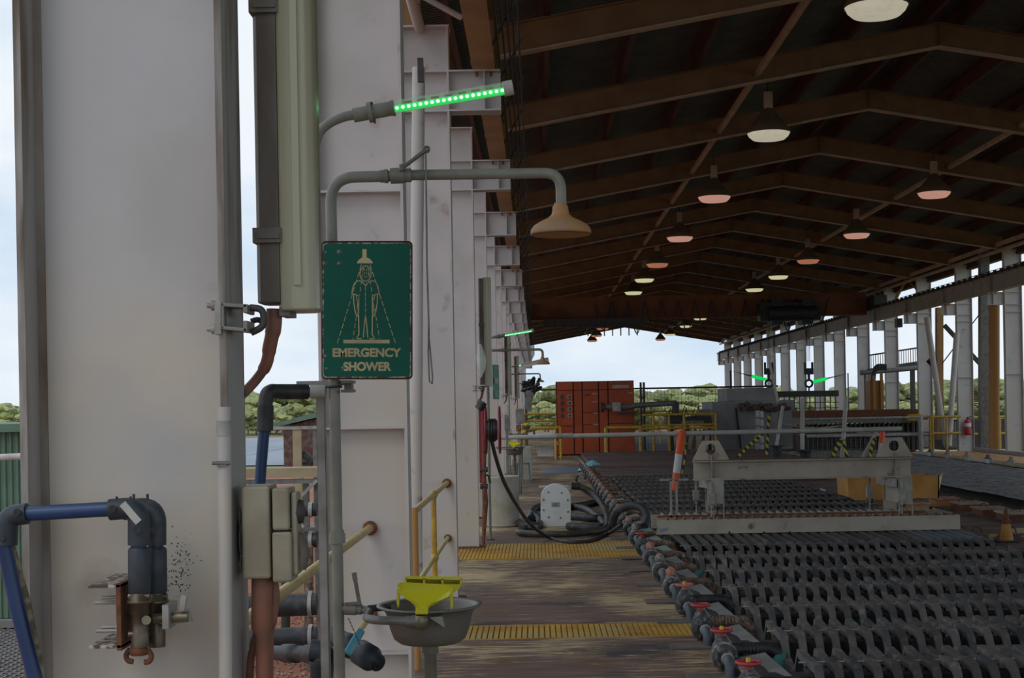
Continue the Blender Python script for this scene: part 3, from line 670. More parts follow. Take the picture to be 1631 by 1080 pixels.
# ---- sign
def make_sign():
    Y = YS-.035
    def q(zx, zy, y=Y): return at(340+zx/3.6, 360+zy/3.6, y)
    t = thing('emergency_shower_sign', 'green EMERGENCY SHOWER sign with cream pictogram and rusty rim', 'sign', q(880, 878), 'green shower signs')
    def rr(x0, y0, x1, y1, r):
        pts = []
        for (cx, cy, a0) in ((x1-r, y0+r, -90), (x1-r, y1-r, 0), (x0+r, y1-r, 90), (x0+r, y0+r, 180)):
            for i in range(6): a = math.radians(a0+90*i/5); pts.append((cx+r*math.cos(a), cy+r*math.sin(a)))
        return pts
    def plate(pts, y, th, name, m, parent=t, par=None):
        P = [q(a, b, y) for a, b in pts]
        MB().prism([(p.x, p.z) for p in P], 'Y', y, y-th).build(name, m, parent)
    plate(rr(620, 86, 1142, 880, 26), Y, .003, 'backing_plate', 'signr')
    plate(rr(626, 96, 1133, 870, 20), Y-.003, .0008, 'chipped_border', 'chip')
    random.seed(3)
    base = rr(632, 101, 1127, 864, 20)
    dense = []
    for i in range(len(base)):
        a, b = base[i], base[(i+1) % len(base)]; L = math.hypot(b[0]-a[0], b[1]-a[1]); n = max(1, int(L/22))
        for j in range(n): dense.append((a[0]+(b[0]-a[0])*j/n + random.uniform(-2.2, 2.2), a[1]+(b[1]-a[1])*j/n + random.uniform(-2.2, 2.2)))
    plate(dense, Y-.0038, .0006, 'face', 'green')
    yf = Y-.0044
    def ribbon(mb, pts, w, th=.0005):
        for (a, b) in zip(pts[:-1], pts[1:]):
            A, B = Vector((a[0], a[1])), Vector((b[0], b[1])); d = B-A
            if d.length < 1e-6: continue
            d.normalize(); nn = Vector((-d.y, d.x))*w/2; e = d*w*.22
            P = [q(p.x, p.y, yf) for p in (A-e+nn, B+e+nn, B+e-nn, A-e-nn)]
            mb.prism([(p.x, p.z) for p in P], 'Y', yf, yf-th)
    pic = MB()
    for poly in ([(854, 133), (878, 133), (878, 180), (896, 188), (910, 202), (914, 214), (822, 214), (826, 202), (838, 190), (854, 180)], [(745, 652), (1010, 652), (1010, 673), (745, 673)]):
        P = [q(a, b, yf) for a, b in poly]; pic.prism([(p.x, p.z) for p in P], 'Y', yf, yf-.0005)
    ell = [(872+32*math.cos(2*PI*i/24), 273+43*math.sin(2*PI*i/24)) for i in range(25)]; ribbon(pic, ell, 7)
    for s in (-1, 1):
        X = lambda x: 872+s*x
        ribbon(pic, [(872, 345), (X(10), 328), (X(24), 317), (X(42), 314), (X(60), 324), (X(70), 345), (X(76), 370), (X(78), 387), (X(38), 400)], 6)
        ribbon(pic, [(X(38), 398), (X(40), 500), (X(39), 560), (X(38), 622), (X(47), 634), (X(50), 646), (X(24), 646)], 6)
        ribbon(pic, [(X(69), 392), (X(67), 440), (X(58), 495), (X(48), 520), (X(42), 505)], 6)
        ribbon(pic, [(X(52), 400), (X(46), 440), (X(48), 500)], 4)
        ribbon(pic, [(872, 510), (X(7), 570), (X(13), 640)], 5)
    pic.build('pictogram', 'signw', t)
    dash = MB()
    def dashed(a, b, w, L, g):
        A, B = Vector(a), Vector(b); d = (B-A).length; s = 0; u = (B-A).normalized()
        while s < d: ribbon(dash, [tuple(A+u*s), tuple(A+u*min(s+L, d))], w); s += L+g
    dashed((872, 350), (872, 505), 3, 22, 8)
    dashed((848, 222), (708, 680), 3.5, 30, 14); dashed((862, 226), (800, 650), 3, 26, 16)
    dashed((884, 226), (952, 645), 3, 26, 16); dashed((898, 222), (1046, 680), 3.5, 30, 14)
    dashed((866, 245), (866, 300), 2.5, 12, 8); dashed((878, 245), (878, 300), 2.5, 12, 8); dashed((855, 255), (855, 285), 2.5, 8, 6); dashed((889, 255), (889, 285), 2.5, 8, 6)
    dash.build('spray_lines', 'signw', t)
    for txt, x0, x1, y0, y1 in (('EMERGENCY', 683, 1077, 700, 752), ('SHOWER', 745, 1020, 779, 832)):
        cu = bpy.data.curves.new(txt, 'FONT'); cu.body = txt; cu.size = 1; cu.offset = .042; cu.extrude = .002
        o = bpy.data.objects.new('tmp', cu); col.objects.link(o); dg = bpy.context.evaluated_depsgraph_get(); dg.update()
        me = bpy.data.meshes.new_from_object(o.evaluated_get(dg)); bpy.data.objects.remove(o)
        xs = [v.co.x for v in me.vertices]; ys = [v.co.y for v in me.vertices]; a, b, c, d = min(xs), max(xs), min(ys), max(ys)
        og = wo(t)
        for v in me.vertices:
            P = q(x0+(v.co.x-a)/(b-a)*(x1-x0), y1-(v.co.y-c)/(d-c)*(y1-y0), yf); v.co = Vector((P.x, yf-.0003-(.0004 if v.co.z > 0 else 0), P.z))-og
        me.materials.clear(); me.materials.append(M['signw']); o = bpy.data.objects.new('lettering', me); col.objects.link(o); o.parent = t
    for (zx, zy, r) in ((640, 218, .0042), (722, 150, .004), (722, 217, .004), (648, 152, .0026), (643, 748, .0036), (745, 745, .0034), (745, 815, .0036), (650, 820, .0028)):
        p = q(zx, zy, yf); MB().lathe([(0, .004), (r*.7, .003), (r*1.2, 0)], (p.x, yf, p.z), 'Y', 10).lathe([(0, .0006), (r*1.9, .0004), (r*1.9, 0)], (p.x, yf, p.z), 'Y', 10).build('bolt', 'grey', t)
    m = MB(); a = q(705, 250, Y)
    m.box(PX(516, Y, 500), PX(548, Y, 500), Y+.002, Y+.018, q(0, 130).z, q(0, 240).z).box(PX(516, Y, 500), PX(548, Y, 500), Y+.002, Y+.018, q(0, 730).z, q(0, 830).z)
    m.build('pipe_clamp', 'grey', t)
    return t
sgn_ = make_sign()
# faded sign turned towards the aisle on the second shower
for i, l in ((1, 'narrow-looking faded green shower sign turned to the aisle beside the second shower'),):
    Y = 17.6; t = thing('emergency_shower_sign', l, 'sign', at(792, 636, Y), 'green shower signs')
    a, b = at(789, 581, Y), at(795, 636, Y)
    MB().prism([(a.x-.03, Y-.08), (b.x, Y+.12), (b.x-.005, Y+.125), (a.x-.035, Y-.075)], 'Z', b.z, a.z).build('face', 'greenf', t)
    for (f0, f1) in ((.08, .12), (.15, .19), (.23, .25), (.88, .92), (.45, .62)):
        z0 = b.z+(a.z-b.z)*f0; z1 = b.z+(a.z-b.z)*f1
        MB().prism([(a.x-.015, Y-.068), (b.x-.012, Y+.09), (b.x-.008, Y+.086), (a.x-.010, Y-.072)], 'Z', z0, z1).build('lettering', 'white', t)
shl = ['', 'second emergency shower down the aisle, behind the faded green sign', 'third emergency shower, small against the sky beside the orange cabinets', 'farthest emergency shower hidden along the left columns']
for i in (1, 2, 3): copy_tree(shw, None, shw.location+Vector((0, 13.524*i, 0)), None, shl[i])

# ---- beacon tube
def make_beacon():
    Y = YS; t = thing('green_beacon_tube', 'clear tube with glowing green LED strip on a bent grey conduit', 'light', at(625, 175, Y), 'green beacon tubes')
    MB().tube(spline([at(500, 240, Y), at(508, 212, Y), at(525, 196, Y), at(548, 186, Y), at(566, 183, Y)], 6), .0145, 14).build('conduit', 'gpipe', t)
    m = MB(); a, b = at(563, 184, Y), at(627, 172, Y)
    for (p, q, r) in ((0, .42, .0215), (.36, .47, .031), (.47, .95, .022), (.95, 1.02, .0245)): m.tube([a.lerp(b, p), a.lerp(b, q)], r, 16)
    m.build('gland', 'gpipe', t)
    a, b = at(592, 163, Y), at(597, 196, Y); MB().beam(a, b, .006, .012).build('clamp_screw', 'dark', t)
    a, b = at(626, 171, Y), at(806, 141, Y)
    MB().tube([a, b], .0195, 20).build('tube', 'clear', t)
    up = Vector((0, 0, 1)); d = (b-a).normalized(); n = d.cross(Vector((0, 1, 0))); n = n if n.z > 0 else -n
    MB().tube([a-n*.006, b-n*.006], .0105, 12).build('led_strip', 'ledb', t)
    for i in range(19):
        p = a.lerp(b, .035+.93*i/18)-n*.006+Vector((0, -.0105, 0))
        MB().lathe([(0, .003), (.0035, .002), (.005, 0)], p, 'Y', 8).build('led', 'led', t)
    m = MB()
    for i in range(7):
        p = a.lerp(b, .1+.12*i); m.beam(p+n*.009, a.lerp(b, .17+.12*i)+n*.008, .004, .007)
    m.build('wiring', 'copper', t)
    MB().tube([at(802, 142, Y), at(817, 139, Y)], .0225, 20).build('end_cap', 'white', t)
    return t
bea = make_beacon()
for i, l in ((1, 'second glowing green beacon tube, small, behind the shower arm'), (2, 'third green beacon tube far along the left columns')):
    copy_tree(bea, None, bea.location+Vector((.03, 13.524*i, -.02)), None, l)
for (px, py, d, l) in ((1307, 604, 1, 'far green beacon tube near the right hoist hook'), (1207, 600, -1, 'far green beacon tube left of the left hoist hook')):
    Y = YK(13); a = at(px-14*d, py+5, Y); b = at(px+10*d, py-1, Y)
    t = thing('green_beacon_tube', l, 'light', a, 'green beacon tubes')
    MB().tube([a, b], .07, 10).build('tube', 'ledb', t); q2 = a.lerp(b, 2.4); MB().tube([a.lerp(b, 1.0), q2, (q2.x, q2.y, .0)], .03, 8).build('conduit', 'dark', t)

# ---- eyewash
def make_eyewash():
    Y = YS; c = at(684, 960, Y); t = thing('eyewash_station', 'grey steel eyewash bowl with yellow hand-pushed spray head', 'eyewash', (c.x, Y, 0), 'eyewash stations along the aisle')
    zr = at(684, 961, Y).z; zb = zr-.118
    R = .156
    prof = [(.0, zb+.004), (.07, zb+.005), (.085, zb+.01), (.10, zb+.022), (.112, zb+.05), (.133, zr-.012), (.137, zr-.004), (R, zr-.001), (R+.002, zr-.005), (R, zr-.008), (.137, zr-.012),
            (.128, zr-.03), (.118, zb+.045), (.107, zb+.016), (.09, zb+.003), (.06, zb-.002), (0, zb-.002)]
    MB().lathe(prof, (c.x, Y, 0), n=48).build('bowl', 'steel', t)
    MB().tube([(c.x, Y, 0), (c.x, Y, zb-.03), (c.x, Y, zb-.0295), (c.x, Y, zb)], .02, 16, rs=[.0185, .0185, .0245, .0245]).cyl((c.x, Y, 0), (c.x, Y, .012), .07).build('stand', 'gpipe', t)
    # supply: valve on the post, loop under the bowl to a bottom bush
    a = at(541, 969, Y); b = at(578, 971, Y)
    m = MB()
    for (p, q, r) in ((-.05, .15, .009), (.1, .25, .012), (.2, .72, .0185), (.72, .95, .0155), (.95, 1.2, .009)): m.tube([a.lerp(b, p), a.lerp(b, q)], r, 12)
    m.build('supply_valve', 'gpipe', t)
    MB().beam(at(550, 962, Y-.01), at(575, 960, Y-.01), .014, .008).beam(at(573, 964, Y-.01), at(566, 925, Y-.01), .011, .005, up=(0, 1, 0)).beam(at(566, 925, Y-.01), at(564, 912, Y-.01), .014, .005, up=(0, 1, 0)).build('valve_lever', 'grey', t)
    yb = Y-R*1.02
    hx = at(670, 990, yb)
    MB().tube(path([at(578, 971, Y), at(590, 975, Y-.02), at(582, 985, Y-.1), at(600, 988, yb-.01), hx], .03, 8), .0125, 14).build('supply_loop', 'grey', t)
    MB().tube([at(586, 970, Y+.01), at(622, 966, Y+.03)], .011, 12).build('back_pipe', 'dark', t)
    m = MB(); p = at(668, 990, yb)
    m.tube([at(646, 990, yb), at(656, 990, yb)], .0165, 8).tube([at(656, 990, yb), at(664, 990, yb)], .0185, 14)
    m.build('union', 'grey', t)
    MB().lathe([(0, -.024), (.014, -.02), (.022, -.008), (.0235, .004), (.021, .014), (.018, .02)], at(671, 991, yb), n=18).build('elbow', 'brass', t)
    q = lambda x, y, yy: at(x, y, yy)
    MB().prism([(q(684, 984, yb).x, q(684, 984, yb).z), (q(704, 982, yb).x, q(704, 982, yb).z), (q(708, 1000, yb).x, q(708, 1000, yb).z)], 'Y', yb, yb+.05).build('bracket_gusset', 'gpipe', t)
    # yellow head: fan-shaped, tilted towards the viewer
    def fan(y, pts): return [at(a, b, y) for a, b in pts]
    top = [(633, 937), (636, 931), (646, 928), (716, 932), (722, 936), (721, 943)]
    front = [(634, 941), (650, 956), (658, 966), (661, 979), (681, 979), (684, 966), (698, 957), (721, 943)]
    y1, y0 = Y+.02, yb-.005
    pts = [at(632, 932, y0+.05), at(636, 945, y0+.02), at(645, 953, y0+.01), at(658, 961, y0), at(662, 968, y0), at(661, 979, y0), at(681, 979, y0), at(682, 968, y0), at(687, 962, y0), at(703, 956, y0+.01), at(715, 951, y0+.02), at(722, 940, y0+.05),
           at(722, 936, y0+.06), at(715, 931, y0+.08), at(676, 929, y0+.08), at(642, 927, y0+.08), at(634, 929, y0+.06)]
    back = [p+Vector((0, .028, -.006)) for p in pts]
    m = MB(); n = len(pts); m.add(pts+back, [tuple(range(n)), tuple(range(2*n-1, n-1, -1))]+[(i, (i+1) % n, n+(i+1) % n, n+i) for i in range(n)])
    m.build('spray_head', 'eyey', t, bev=.006)
    m = MB()
    yc_ = Y+.04; a, b = at(648, 918, yc_), at(735, 920, yc_); q1, q2 = at(648, 927, yc_), at(734, 928, yc_)
    m.prism([(a.x, a.z), (b.x, b.z), (b.x, b.z-.003), (a.x, a.z-.003)], 'Y', yc_-.04, yc_); m.prism([(q1.x, q1.z), (q2.x, q2.z), (q2.x, q2.z-.003), (q1.x, q1.z-.003)], 'Y', yc_-.04, yc_)
    for i in range(4):
        x = a.x+(b.x-a.x)*i/3; zz = a.z+(b.z-a.z)*i/3; m.box(x-.003, x+.003, yc_-.04, yc_, zz-.018, zz)
    m.prism([(q1.x-.003, q1.z), (q2.x+.002, q2.z), (q2.x-.004, q2.z-.014), (q2.x-.022, q2.z-.026), (q1.x-.01, q1.z-.02)], 'Y', yc_-.045, yc_-.038)
    m.prism([(q1.x-.003, q1.z+.018), (q2.x+.002, q2.z+.018), (q2.x+.002, q2.z), (q1.x-.003, q1.z)], 'Y', yc_-.002, yc_)
    m.build('dust_cover', 'eyey', t)
    for sx, (px0, py0) in ((-1, (633, 934)), (1, (721, 938))):
        P = [at(px0, py0, y0+.045), at(px0+5*-sx, py0+2, y0+.045), at(px0+3*-sx, py0+30, y0+.05), at(px0+1*-sx+4*(-sx), py0+33, y0+.05)]
        P[0] = at(px0, py0, y0+.045); P.insert(3, at(px0+2*sx*-1, py0+34, y0+.05)); P = P[:4]+[at(px0+1*sx, py0+26, y0+.05)]
        MB().prism([(p.x, p.z) for p in P], 'Y', y0+.04, y0+.055).build('cover_arm', 'eyey', t)
    ch = MB(); A, B = at(555, 985, Y), at(575, 1030, Y)
    for i in range(16): ch.beam(A.lerp(B, i/16), A.lerp(B, (i+.8)/16), .004 if i % 2 else .0015, .0015 if i % 2 else .004)
    ch.build('chain', 'dark', t)
    return t
eye = make_eyewash()
for i, l in ((1, 'second eyewash station with yellow head, standing behind the white drum'), (2, 'third eyewash with yellow head above the white pipe rail'), (3, 'farthest eyewash station by the end railing')):
    copy_tree(eye, None, eye.location+Vector((0, (0, 16.4, 26.2, 38.5)[i], 0)), None, l)
# second channel post beside the shower pipe
Yp = YS+.05
m = MB(); xa, xb = PX(507, Yp, 850), PX(521, Yp, 850)
m.box(xa, xb, Yp, Yp+.004, 0, at(510, 612, Yp).z).box(xa, xa+.004, Yp, Yp+.03, 0, at(510, 612, Yp).z).box(xb-.004, xb, Yp, Yp+.03, 0, at(510, 612, Yp).z)
m.build('channel_post', 'lgrey', None, 'pale slotted channel post standing left of the shower pipe', 'post', bev=.002)
# near water feed: black elbow and blue pipe
t = thing('water_feed_pipe', 'blue striped pipe with black insulated elbow feeding the shower post', 'pipe', at(412, 775, 4.2))
MB().tube([at(412, 800, 4.2), at(416, 740, 4.2), at(421, 680, 4.2)], .0165, 14).build('pipe', 'bluep', t)
MB().tube(path([at(420, 688, 4.2), at(424, 622, 4.2), at(450, 624, 4.25)], .05, 8), .0215, 16).build('elbow', 'black', t)
MB().tube([at(422, 686, 4.2), at(423, 645, 4.2)], .024, 16).tube([at(443, 624, 4.25), at(489, 624, 4.3)], .023, 16).build('insulation', 'black', t)
MB().tube([at(488, 624, 4.3), at(496, 624, 4.3)], .017, 12).tube([at(495, 624, 4.3), at(519, 624, 4.3)], .0205, 8).build('union', 'lgrey', t)
# ------------------------------------------------------------------ fittings on the nearest column web
YW = YK(0)+.09
Yn = 3.20
def camlock(px0, Yq, label, dpx=0, claw=True):
    t = thing('hose_coupling_pipe', label, 'pipe', at(px0, 1045, Yq), 'capped water outlets on the nearest column')
    x = px0
    MB().tube(path([at(175+dpx, 812, Yq), at(x, 808, Yq), at(x, 868, Yq)], .05, 8), .0235, 18).build('elbow', 'upvc', t)
    MB().tube([at(x, 862, Yq), at(x+.3, 888, Yq)], .017, 14).build('pipe', 'bluep', t)
    m = MB(); a, b = at(x+.5, 872, Yq), at(x+1, 945, Yq)
    m.tube([a, a.lerp(b, .05), b.lerp(a, .05), b], .0235, 18, rs=[.0205, .024, .0245, .0215]); m.build('socket', 'upvc', t)
    m = MB(); a, b = at(x+1, 942, Yq), at(x+2, 1030, Yq)
    prof = [(0, .022), (.06, .022), (.07, .025), (.15, .025), (.16, .028), (.2, .028), (.22, .021), (.4, .021), (.42, .018), (.7, .018), (.72, .0195), (1, .019)]
    m.tube([a.lerp(b, p) for p, r in prof], .02, 18, rs=[r for p, r in prof]); m.build('valve', 'brass', t)
    MB().cyl(at(x+12, 988, Yq-.02), at(x+12, 988, Yq-.035), .010).cyl(at(x-16, 950, Yq-.01), at(x+18, 950, Yq-.01), .007).cyl(at(x-16, 1010, Yq-.01), at(x+2, 1010, Yq-.01), .006).build('valve_lugs', 'brass', t)
    if claw:
        m = MB(); m.tube([at(x, 1020, Yq), at(x, 1040, Yq)], .016, 14)
        m.tube(spline([at(x-14, 1034, Yq), at(x-20, 1044, Yq), at(x-17, 1052, Yq), at(x-9, 1054, Yq)], 5), .0062, 8).tube(spline([at(x+14, 1034, Yq), at(x+20, 1044, Yq), at(x+17, 1053, Yq), at(x+9, 1055, Yq)], 5), .0062, 8)
        m.lathe([(0, -.012), (.018, -.01), (.021, 0), (.018, .01), (0, .012)], at(x, 1036, Yq), n=16); m.build('claw', 'rust', t)
    for (ex, ey) in ((179+dpx, 810), (x-3, 844)): MB().cyl(at(ex, ey, Yq-.020), at(ex, ey, Yq-.032), .008, n=10).build('terminal_screw', 'black', t)
    for (ex, ey) in ((186+dpx, 794), (213+dpx, 790)): MB().cyl(at(ex, ey+6, Yq), at(ex, ey-3, Yq), .003, n=8).build('terminal_screw', 'black', t)
    return t
p1 = camlock(221, Yn-.03, 'front slate-grey elbow and brass valve with rusty claw coupling on nearest column')
camlock(248, Yn+.04, 'rear slate-grey elbow and valve half hidden behind the front one', 22, False)
a, b = at(195, 802, Yn-.055), at(221, 832, Yn-.055)
d = (b-a).normalized()
MB().beam(a, b, .016, .003, up=(0, 1, 0)).build('paper_tag', 'white', p1, label='white paper tag stuck on the elbow')
t = thing('outlet_bracket', 'rusty C-shaped channel bracket with studs holding the brass valves', 'bracket', at(170, 980, Yn))
def pp(x, y, Y=Yn): q = at(x, y, Y); return (q.x, q.z)
xa, xb = PX(203, Yn, 980), PX(152, Yn, 980)
for (y0, y1) in ((928, 937), (1024, 1033)):
    z0, z1 = PZ(y0, Yn-.03, 170), PZ(y1, Yn-.03, 170); yf = Yn-.05
    MB().box(xb, xa, Yn-.05, YW, z1+.003, z0-.002).build('flange', 'chip', t, bev=.001)
MB().box(xa-.010, xa, Yn-.05, YW, PZ(1034, Yn-.03, 200), PZ(928, Yn-.03, 200)).build('web', 'rust', t)
m = MB()
for (x0, yy) in ((152, 960), (162, 952), (153, 1005), (163, 999)):
    MB().cyl(at(x0, yy, Yn), at(202, yy-1, Yn), .0042, n=8).cyl(at(186, yy, Yn), at(191, yy, Yn), .010, n=6).build('stud', 'lgrey', t)
m = MB(); m.prism([pp(268, 974, Yn+.02), pp(300, 970, Yn+.02), pp(306, 990, Yn+.02), pp(272, 994, Yn+.02)], 'Y', Yn+.01, Yn+.03); m.beam(at(290, 972, Yn), at(294, 948, Yn), .012, .012); m.box(PX(262, Yn, 980), PX(272, Yn, 980), Yn-.02, Yn+.06, PZ(1000, Yn, 265), PZ(962, Yn, 265))
m.build('tap_lever', 'lgrey', t)
MB().tube([at(245, 985, Yn+.01), at(300, 982, Yn+.01)], .012, 12).build('side_outlet', 'brass', t)
t = thing('blue_water_pipe', 'blue striped water pipe running from the left elbow to the front outlet', 'pipe', at(100, 815, Yn))
MB().tube([at(30, 819, Yn-.03), at(190, 810, Yn-.03)], .0165, 16).build('pipe', 'bluep', t)
MB().tube(path([at(44, 818, Yn-.03), at(12, 822, Yn-.03), at(10, 868, Yn-.03)], .04, 8), .0235, 18).build('elbow', 'upvc', t)
MB().cyl(at(27, 816, Yn-.050), at(27, 816, Yn-.062), .008, n=10).build('terminal_screw', 'black', t)
MB().cyl(at(3, 858, Yn-.050), at(3, 858, Yn-.062), .006, n=10).build('terminal_screw', 'black', t)
MB().tube([at(6, 866, Yn-.03), at(28, 970, Yn-.03), at(58, 1090, Yn-.03), at(100, 1280, Yn-.03)], .0165, 16).build('lower_pipe', 'bluep', t)
t = thing('mouldy_pipe', 'mould-stained grey pipe slanting beside the blue pipe at lower left', 'pipe', at(60, 1080, Yn+.03))
MB().tube([at(14, 868, Yn), at(40, 960, Yn+.0), at(66, 1090, Yn+.03), at(105, 1280, Yn+.03)], .0125, 14).build('tube', mat('mouldy_pipe', (.16, .14, .10), .8, c2=(.36, .33, .24), scale=30, lo=.48, hi=.6), t)
# conduit down the flange
t = thing('white_conduit', 'painted conduit with saddle clip running down the nearest column flange', 'conduit', at(359, 1080, YK(0)-.02))
Yc2 = YK(0)-.012
MB().tube([at(357, 648, Yc2), at(358, 800, Yc2), at(359, 1000, Yc2), at(361, 1300, Yc2)], .0155, 16).build('tube', 'paintn', t)
MB().tube([at(357, 670, Yc2), at(357, 694, Yc2)], .0175, 16).build('coupler', 'lgrey', t)
MB().cyl(at(338, 738, Yc2-.018), at(366, 738, Yc2-.018), .004, n=8).box(PX(348, Yc2, 738), PX(364, Yc2, 738), Yc2-.02, Yc2, PZ(743, Yc2, 357), PZ(734, Yc2, 357)).build('saddle_clip', 'grey', t)
xf = XI+.001
MB().lathe([(.0, .001), (.030, .001), (.031, 0)], (xf, YK(0)+.10, PZ(868, YK(0)+.1)), 'X', 24).build('emblem_disc', 'black', None, 'round black emblem sticker on the side of the nearest column', 'sticker')
o = bpy.data.objects['emblem_disc']; o.scale = (1, 1, 1.9)
m = MB()
for (zz, r) in ((.018, .012), (-.002, .014), (-.022, .010)): m.ring((xf+.0015, YK(0)+.10, PZ(868, YK(0)+.1)+zz*1.4), r, .0022, 'X', 16, 5)
m.build('emblem_print', 'lgrey', o); bpy.data.objects['emblem_print'].scale = (1, 1, 1)
# power outlet box
Yb = 3.34
t = thing('power_outlet_box', 'cream weatherproof isolator and socket box beside the nearest column', 'electrical box', at(430, 920, Yb))
def pbx(x0, x1, y0, y1, d0, d1, Y=Yb):
    a, b = at(x0, y0, Y), at(x1, y1, Y); return MB().box(a.x, b.x, Y+d0, Y+d1, b.z, a.z)
pbx(391, 437, 773, 918, -.05, .06).build('back_box', 'cream', t, bev=.006)
pbx(438, 466, 776, 842, -.045, .05).build('switch_cover', 'cream', t, bev=.006)
pbx(438, 470, 845, 924, -.045, .05).build('socket_cover', 'cream', t, bev=.006)
pbx(466, 478, 783, 915, -.03, .035).build('front_panel', 'cream', t, bev=.006)
c = at(470, 815, Yb)
MB().lathe([(0, .022), (.012, .022), (.027, .018), (.029, .006), (.029, 0)], (c.x, Yb, c.z), 'X', 24).build('rotary_knob', 'dark', t)
MB().tube([at(470, 852, Yb), at(482, 880, Yb), at(476, 905, Yb)], .018, 12).build('plug', 'creamd', t)
t = thing('conduit_bundle', 'two thick orange-brown conduits dropping from the cream box', 'conduit', at(418, 1080, Yb))
MB().tube([at(417, 918, Yb), at(417, 940, Yb), at(417, 1000, Yb), at(419, 1012, Yb), at(419, 1080, Yb), at(419, 1300, Yb)], .018, 16, rs=[.024, .024, .0245, .0175, .0165, .0165]).build('large_conduit', 'copper', t)
MB().tube(spline([at(432, 918, Yb+.02), at(437, 950, Yb+.02), at(432, 990, Yb+.02), at(427, 1030, Yb+.03), at(427, 1300, Yb+.03)], 5), .013, 12).build('small_conduit', 'copper', t)
MB().tube(spline([at(412, 1000, Yb+.05), at(404, 1030, Yb+.05), at(398, 1080, Yb+.05), at(396, 1300, Yb+.05)], 5), .009, 12).build('thin_conduit', 'copper', t)

# ------------------------------------------------------------------ handrails between the left columns
XH = -.93
def handrail(y0, y1, label, x=XH, posts=(), mm='yelp', pm='yel'):
    t = thing('handrail', label, 'railing', (x, (y0+y1)/2, 0), 'yellow handrails')
    for z, r in ((1.0, .021), (.53, .017)):
        MB().tube([(x, y0, z), (x, y1, z)], r, 14).build('rail', mm, t)
        for y, s in ((y1, -1),): MB().lathe([(r*1.2, 0), (r*1.9, 0), (r*1.9, .008), (r*1.1, .010)], (x, y-.012, z), 'Y', 14).build('end_flange', 'rust', t)
    for y in posts:
        MB().tube([(x, y, 0), (x, y, 1.0)], .021, 14).build('post', pm, t)
        MB().lathe([(0, -.034), (.022, -.026), (.034, 0), (.022, .026), (0, .034)], (x, y, 1.0), n=14).lathe([(0, -.034), (.022, -.026), (.034, 0), (.022, .026), (0, .034)], (x, y, .53), n=14).build('ball_fitting', pm, t)
    return t
y1 = YK(1)+.085
x1 = at(590, 845, y1).x
handrail(YK(0)+.12, y1, 'thick faded cream-yellow handrail running to the second column', x1, (3.75,))
y2 = YK(2)+.085
x2 = at(712, 770, y2).x
handrail(9.1, y2, 'short yellow handrail with ball fittings before the third column', x2, (10.75,))
MB().tube([(x2, 9.1, 0), (x2, 9.1, 1.02)], .021, 14).build('post', 'orangeu', None, 'rust-brown rail post beside the white downpipe', 'post')
bpy.data.objects['post'].name = 'rail_post'

# ------------------------------------------------------------------ PVC pipework by the shower foot
t = thing('black_valve_pipe', 'black PVC pipe with union ball valve and cyan handle near the shower foot', 'pipe', at(560, 1060, 4.6))
Yv = 4.6
m = MB(); a, b = at(430, 1040, Yv+.3), at(512, 1042, Yv)
pr = [(0, .024), (.3, .026), (.3, .031), (.55, .031), (.56, .026), (.72, .026), (.73, .030), (.95, .030), (1, .026)]
m.tube([a.lerp(b, p) for p, r in pr], .03, 18, rs=[r for p, r in pr]); m.build('coupling_run', 'black', t)
MB().tube(path([at(495, 1035, Yv), at(517, 1038, Yv), at(512, 1100, Yv)], .05, 8), .034, 18).build('elbow', 'upvc', t)
MB().tube([at(512, 1052, Yv), at(512, 1062, Yv), at(512, 1063, Yv), at(512, 1300, Yv)], .036, 18, rs=[.038, .038, .036, .036]).build('down_socket', 'upvc', t)
m = MB(); a, b = at(530, 1012, Yv+.1), at(602, 1056, Yv-.1)
pr = [(0, .030), (.3, .034), (.32, .038), (.45, .038), (.47, .030), (.6, .030), (.62, .041), (.85, .041), (.87, .030), (1, .028), (1, .022), (.9, .018)]
m.tube([a.lerp(b, p) for p, r in pr], .03, 20, rs=[r for p, r in pr], caps=False); m.tube([a.lerp(b, .89), a.lerp(b, .9)], .021, 16); m.build('union_valve', 'upvc', t)
MB().beam(at(553, 1042, Yv-.16), at(576, 1003, Yv-.12), .026, .018, up=(0, 1, 0)).build('cyan_handle', 'cyan', t, label='cyan valve handle', bev=.005)

# ------------------------------------------------------------------ outside, left: pipes, racks, sheds
for (yy0, yy1, dia, Y, l) in ((967, 962, .165, 10.5, 'upper thick black pipe lying behind the shower post'), (1020, 1012, .13, 10.0, 'lower black pipe with grey band lying in the gravel'), (812, 812, .12, 13.5, 'high black pipe on the rack beyond the deck'),
                       (862, 860, .14, 13.5, 'black pipe on the lower rack beyond the deck')):
    t = thing('black_pipe', l, 'pipe', at(440, (yy0+yy1)/2, Y)-Vector((0, 0, dia/2)), 'black pipes beyond the deck edge')
    MB().tube([at(250, yy0+6, Y), at(505, yy1, Y+.05)], dia/2, 18).build('tube', 'blackp' if Y < 11 else 'black', t)
    p_ = at(330, yy0+4, Y); MB().box(p_.x-.05, p_.x+.05, Y-.05, Y+.08, -.89, p_.z-dia/2+.01).build('saddle', 'conc', t)
    MB().tube([at(492, yy1, Y+.05), at(498, yy1, Y+.05)], dia/2+.012, 18).build('band', 'lgrey', t)
def small(name, label, cat, mm, fn, group=None, bev=0):
    m = MB(); fn(m); return m.build(name, mm, None, label, cat, group, bev=bev)
Yr = 13.9
t = thing('pipe_rack', 'cream and grey steel pipe rack beyond the left deck edge', 'rack', at(450, 900, Yr))
a, b = at(240, 746, Yr), at(512, 746, Yr)
MB().box(a.x, b.x, Yr, Yr+.35, PZ(761, Yr, 450), PZ(746, Yr, 450)).build('top_board', 'beige', t)
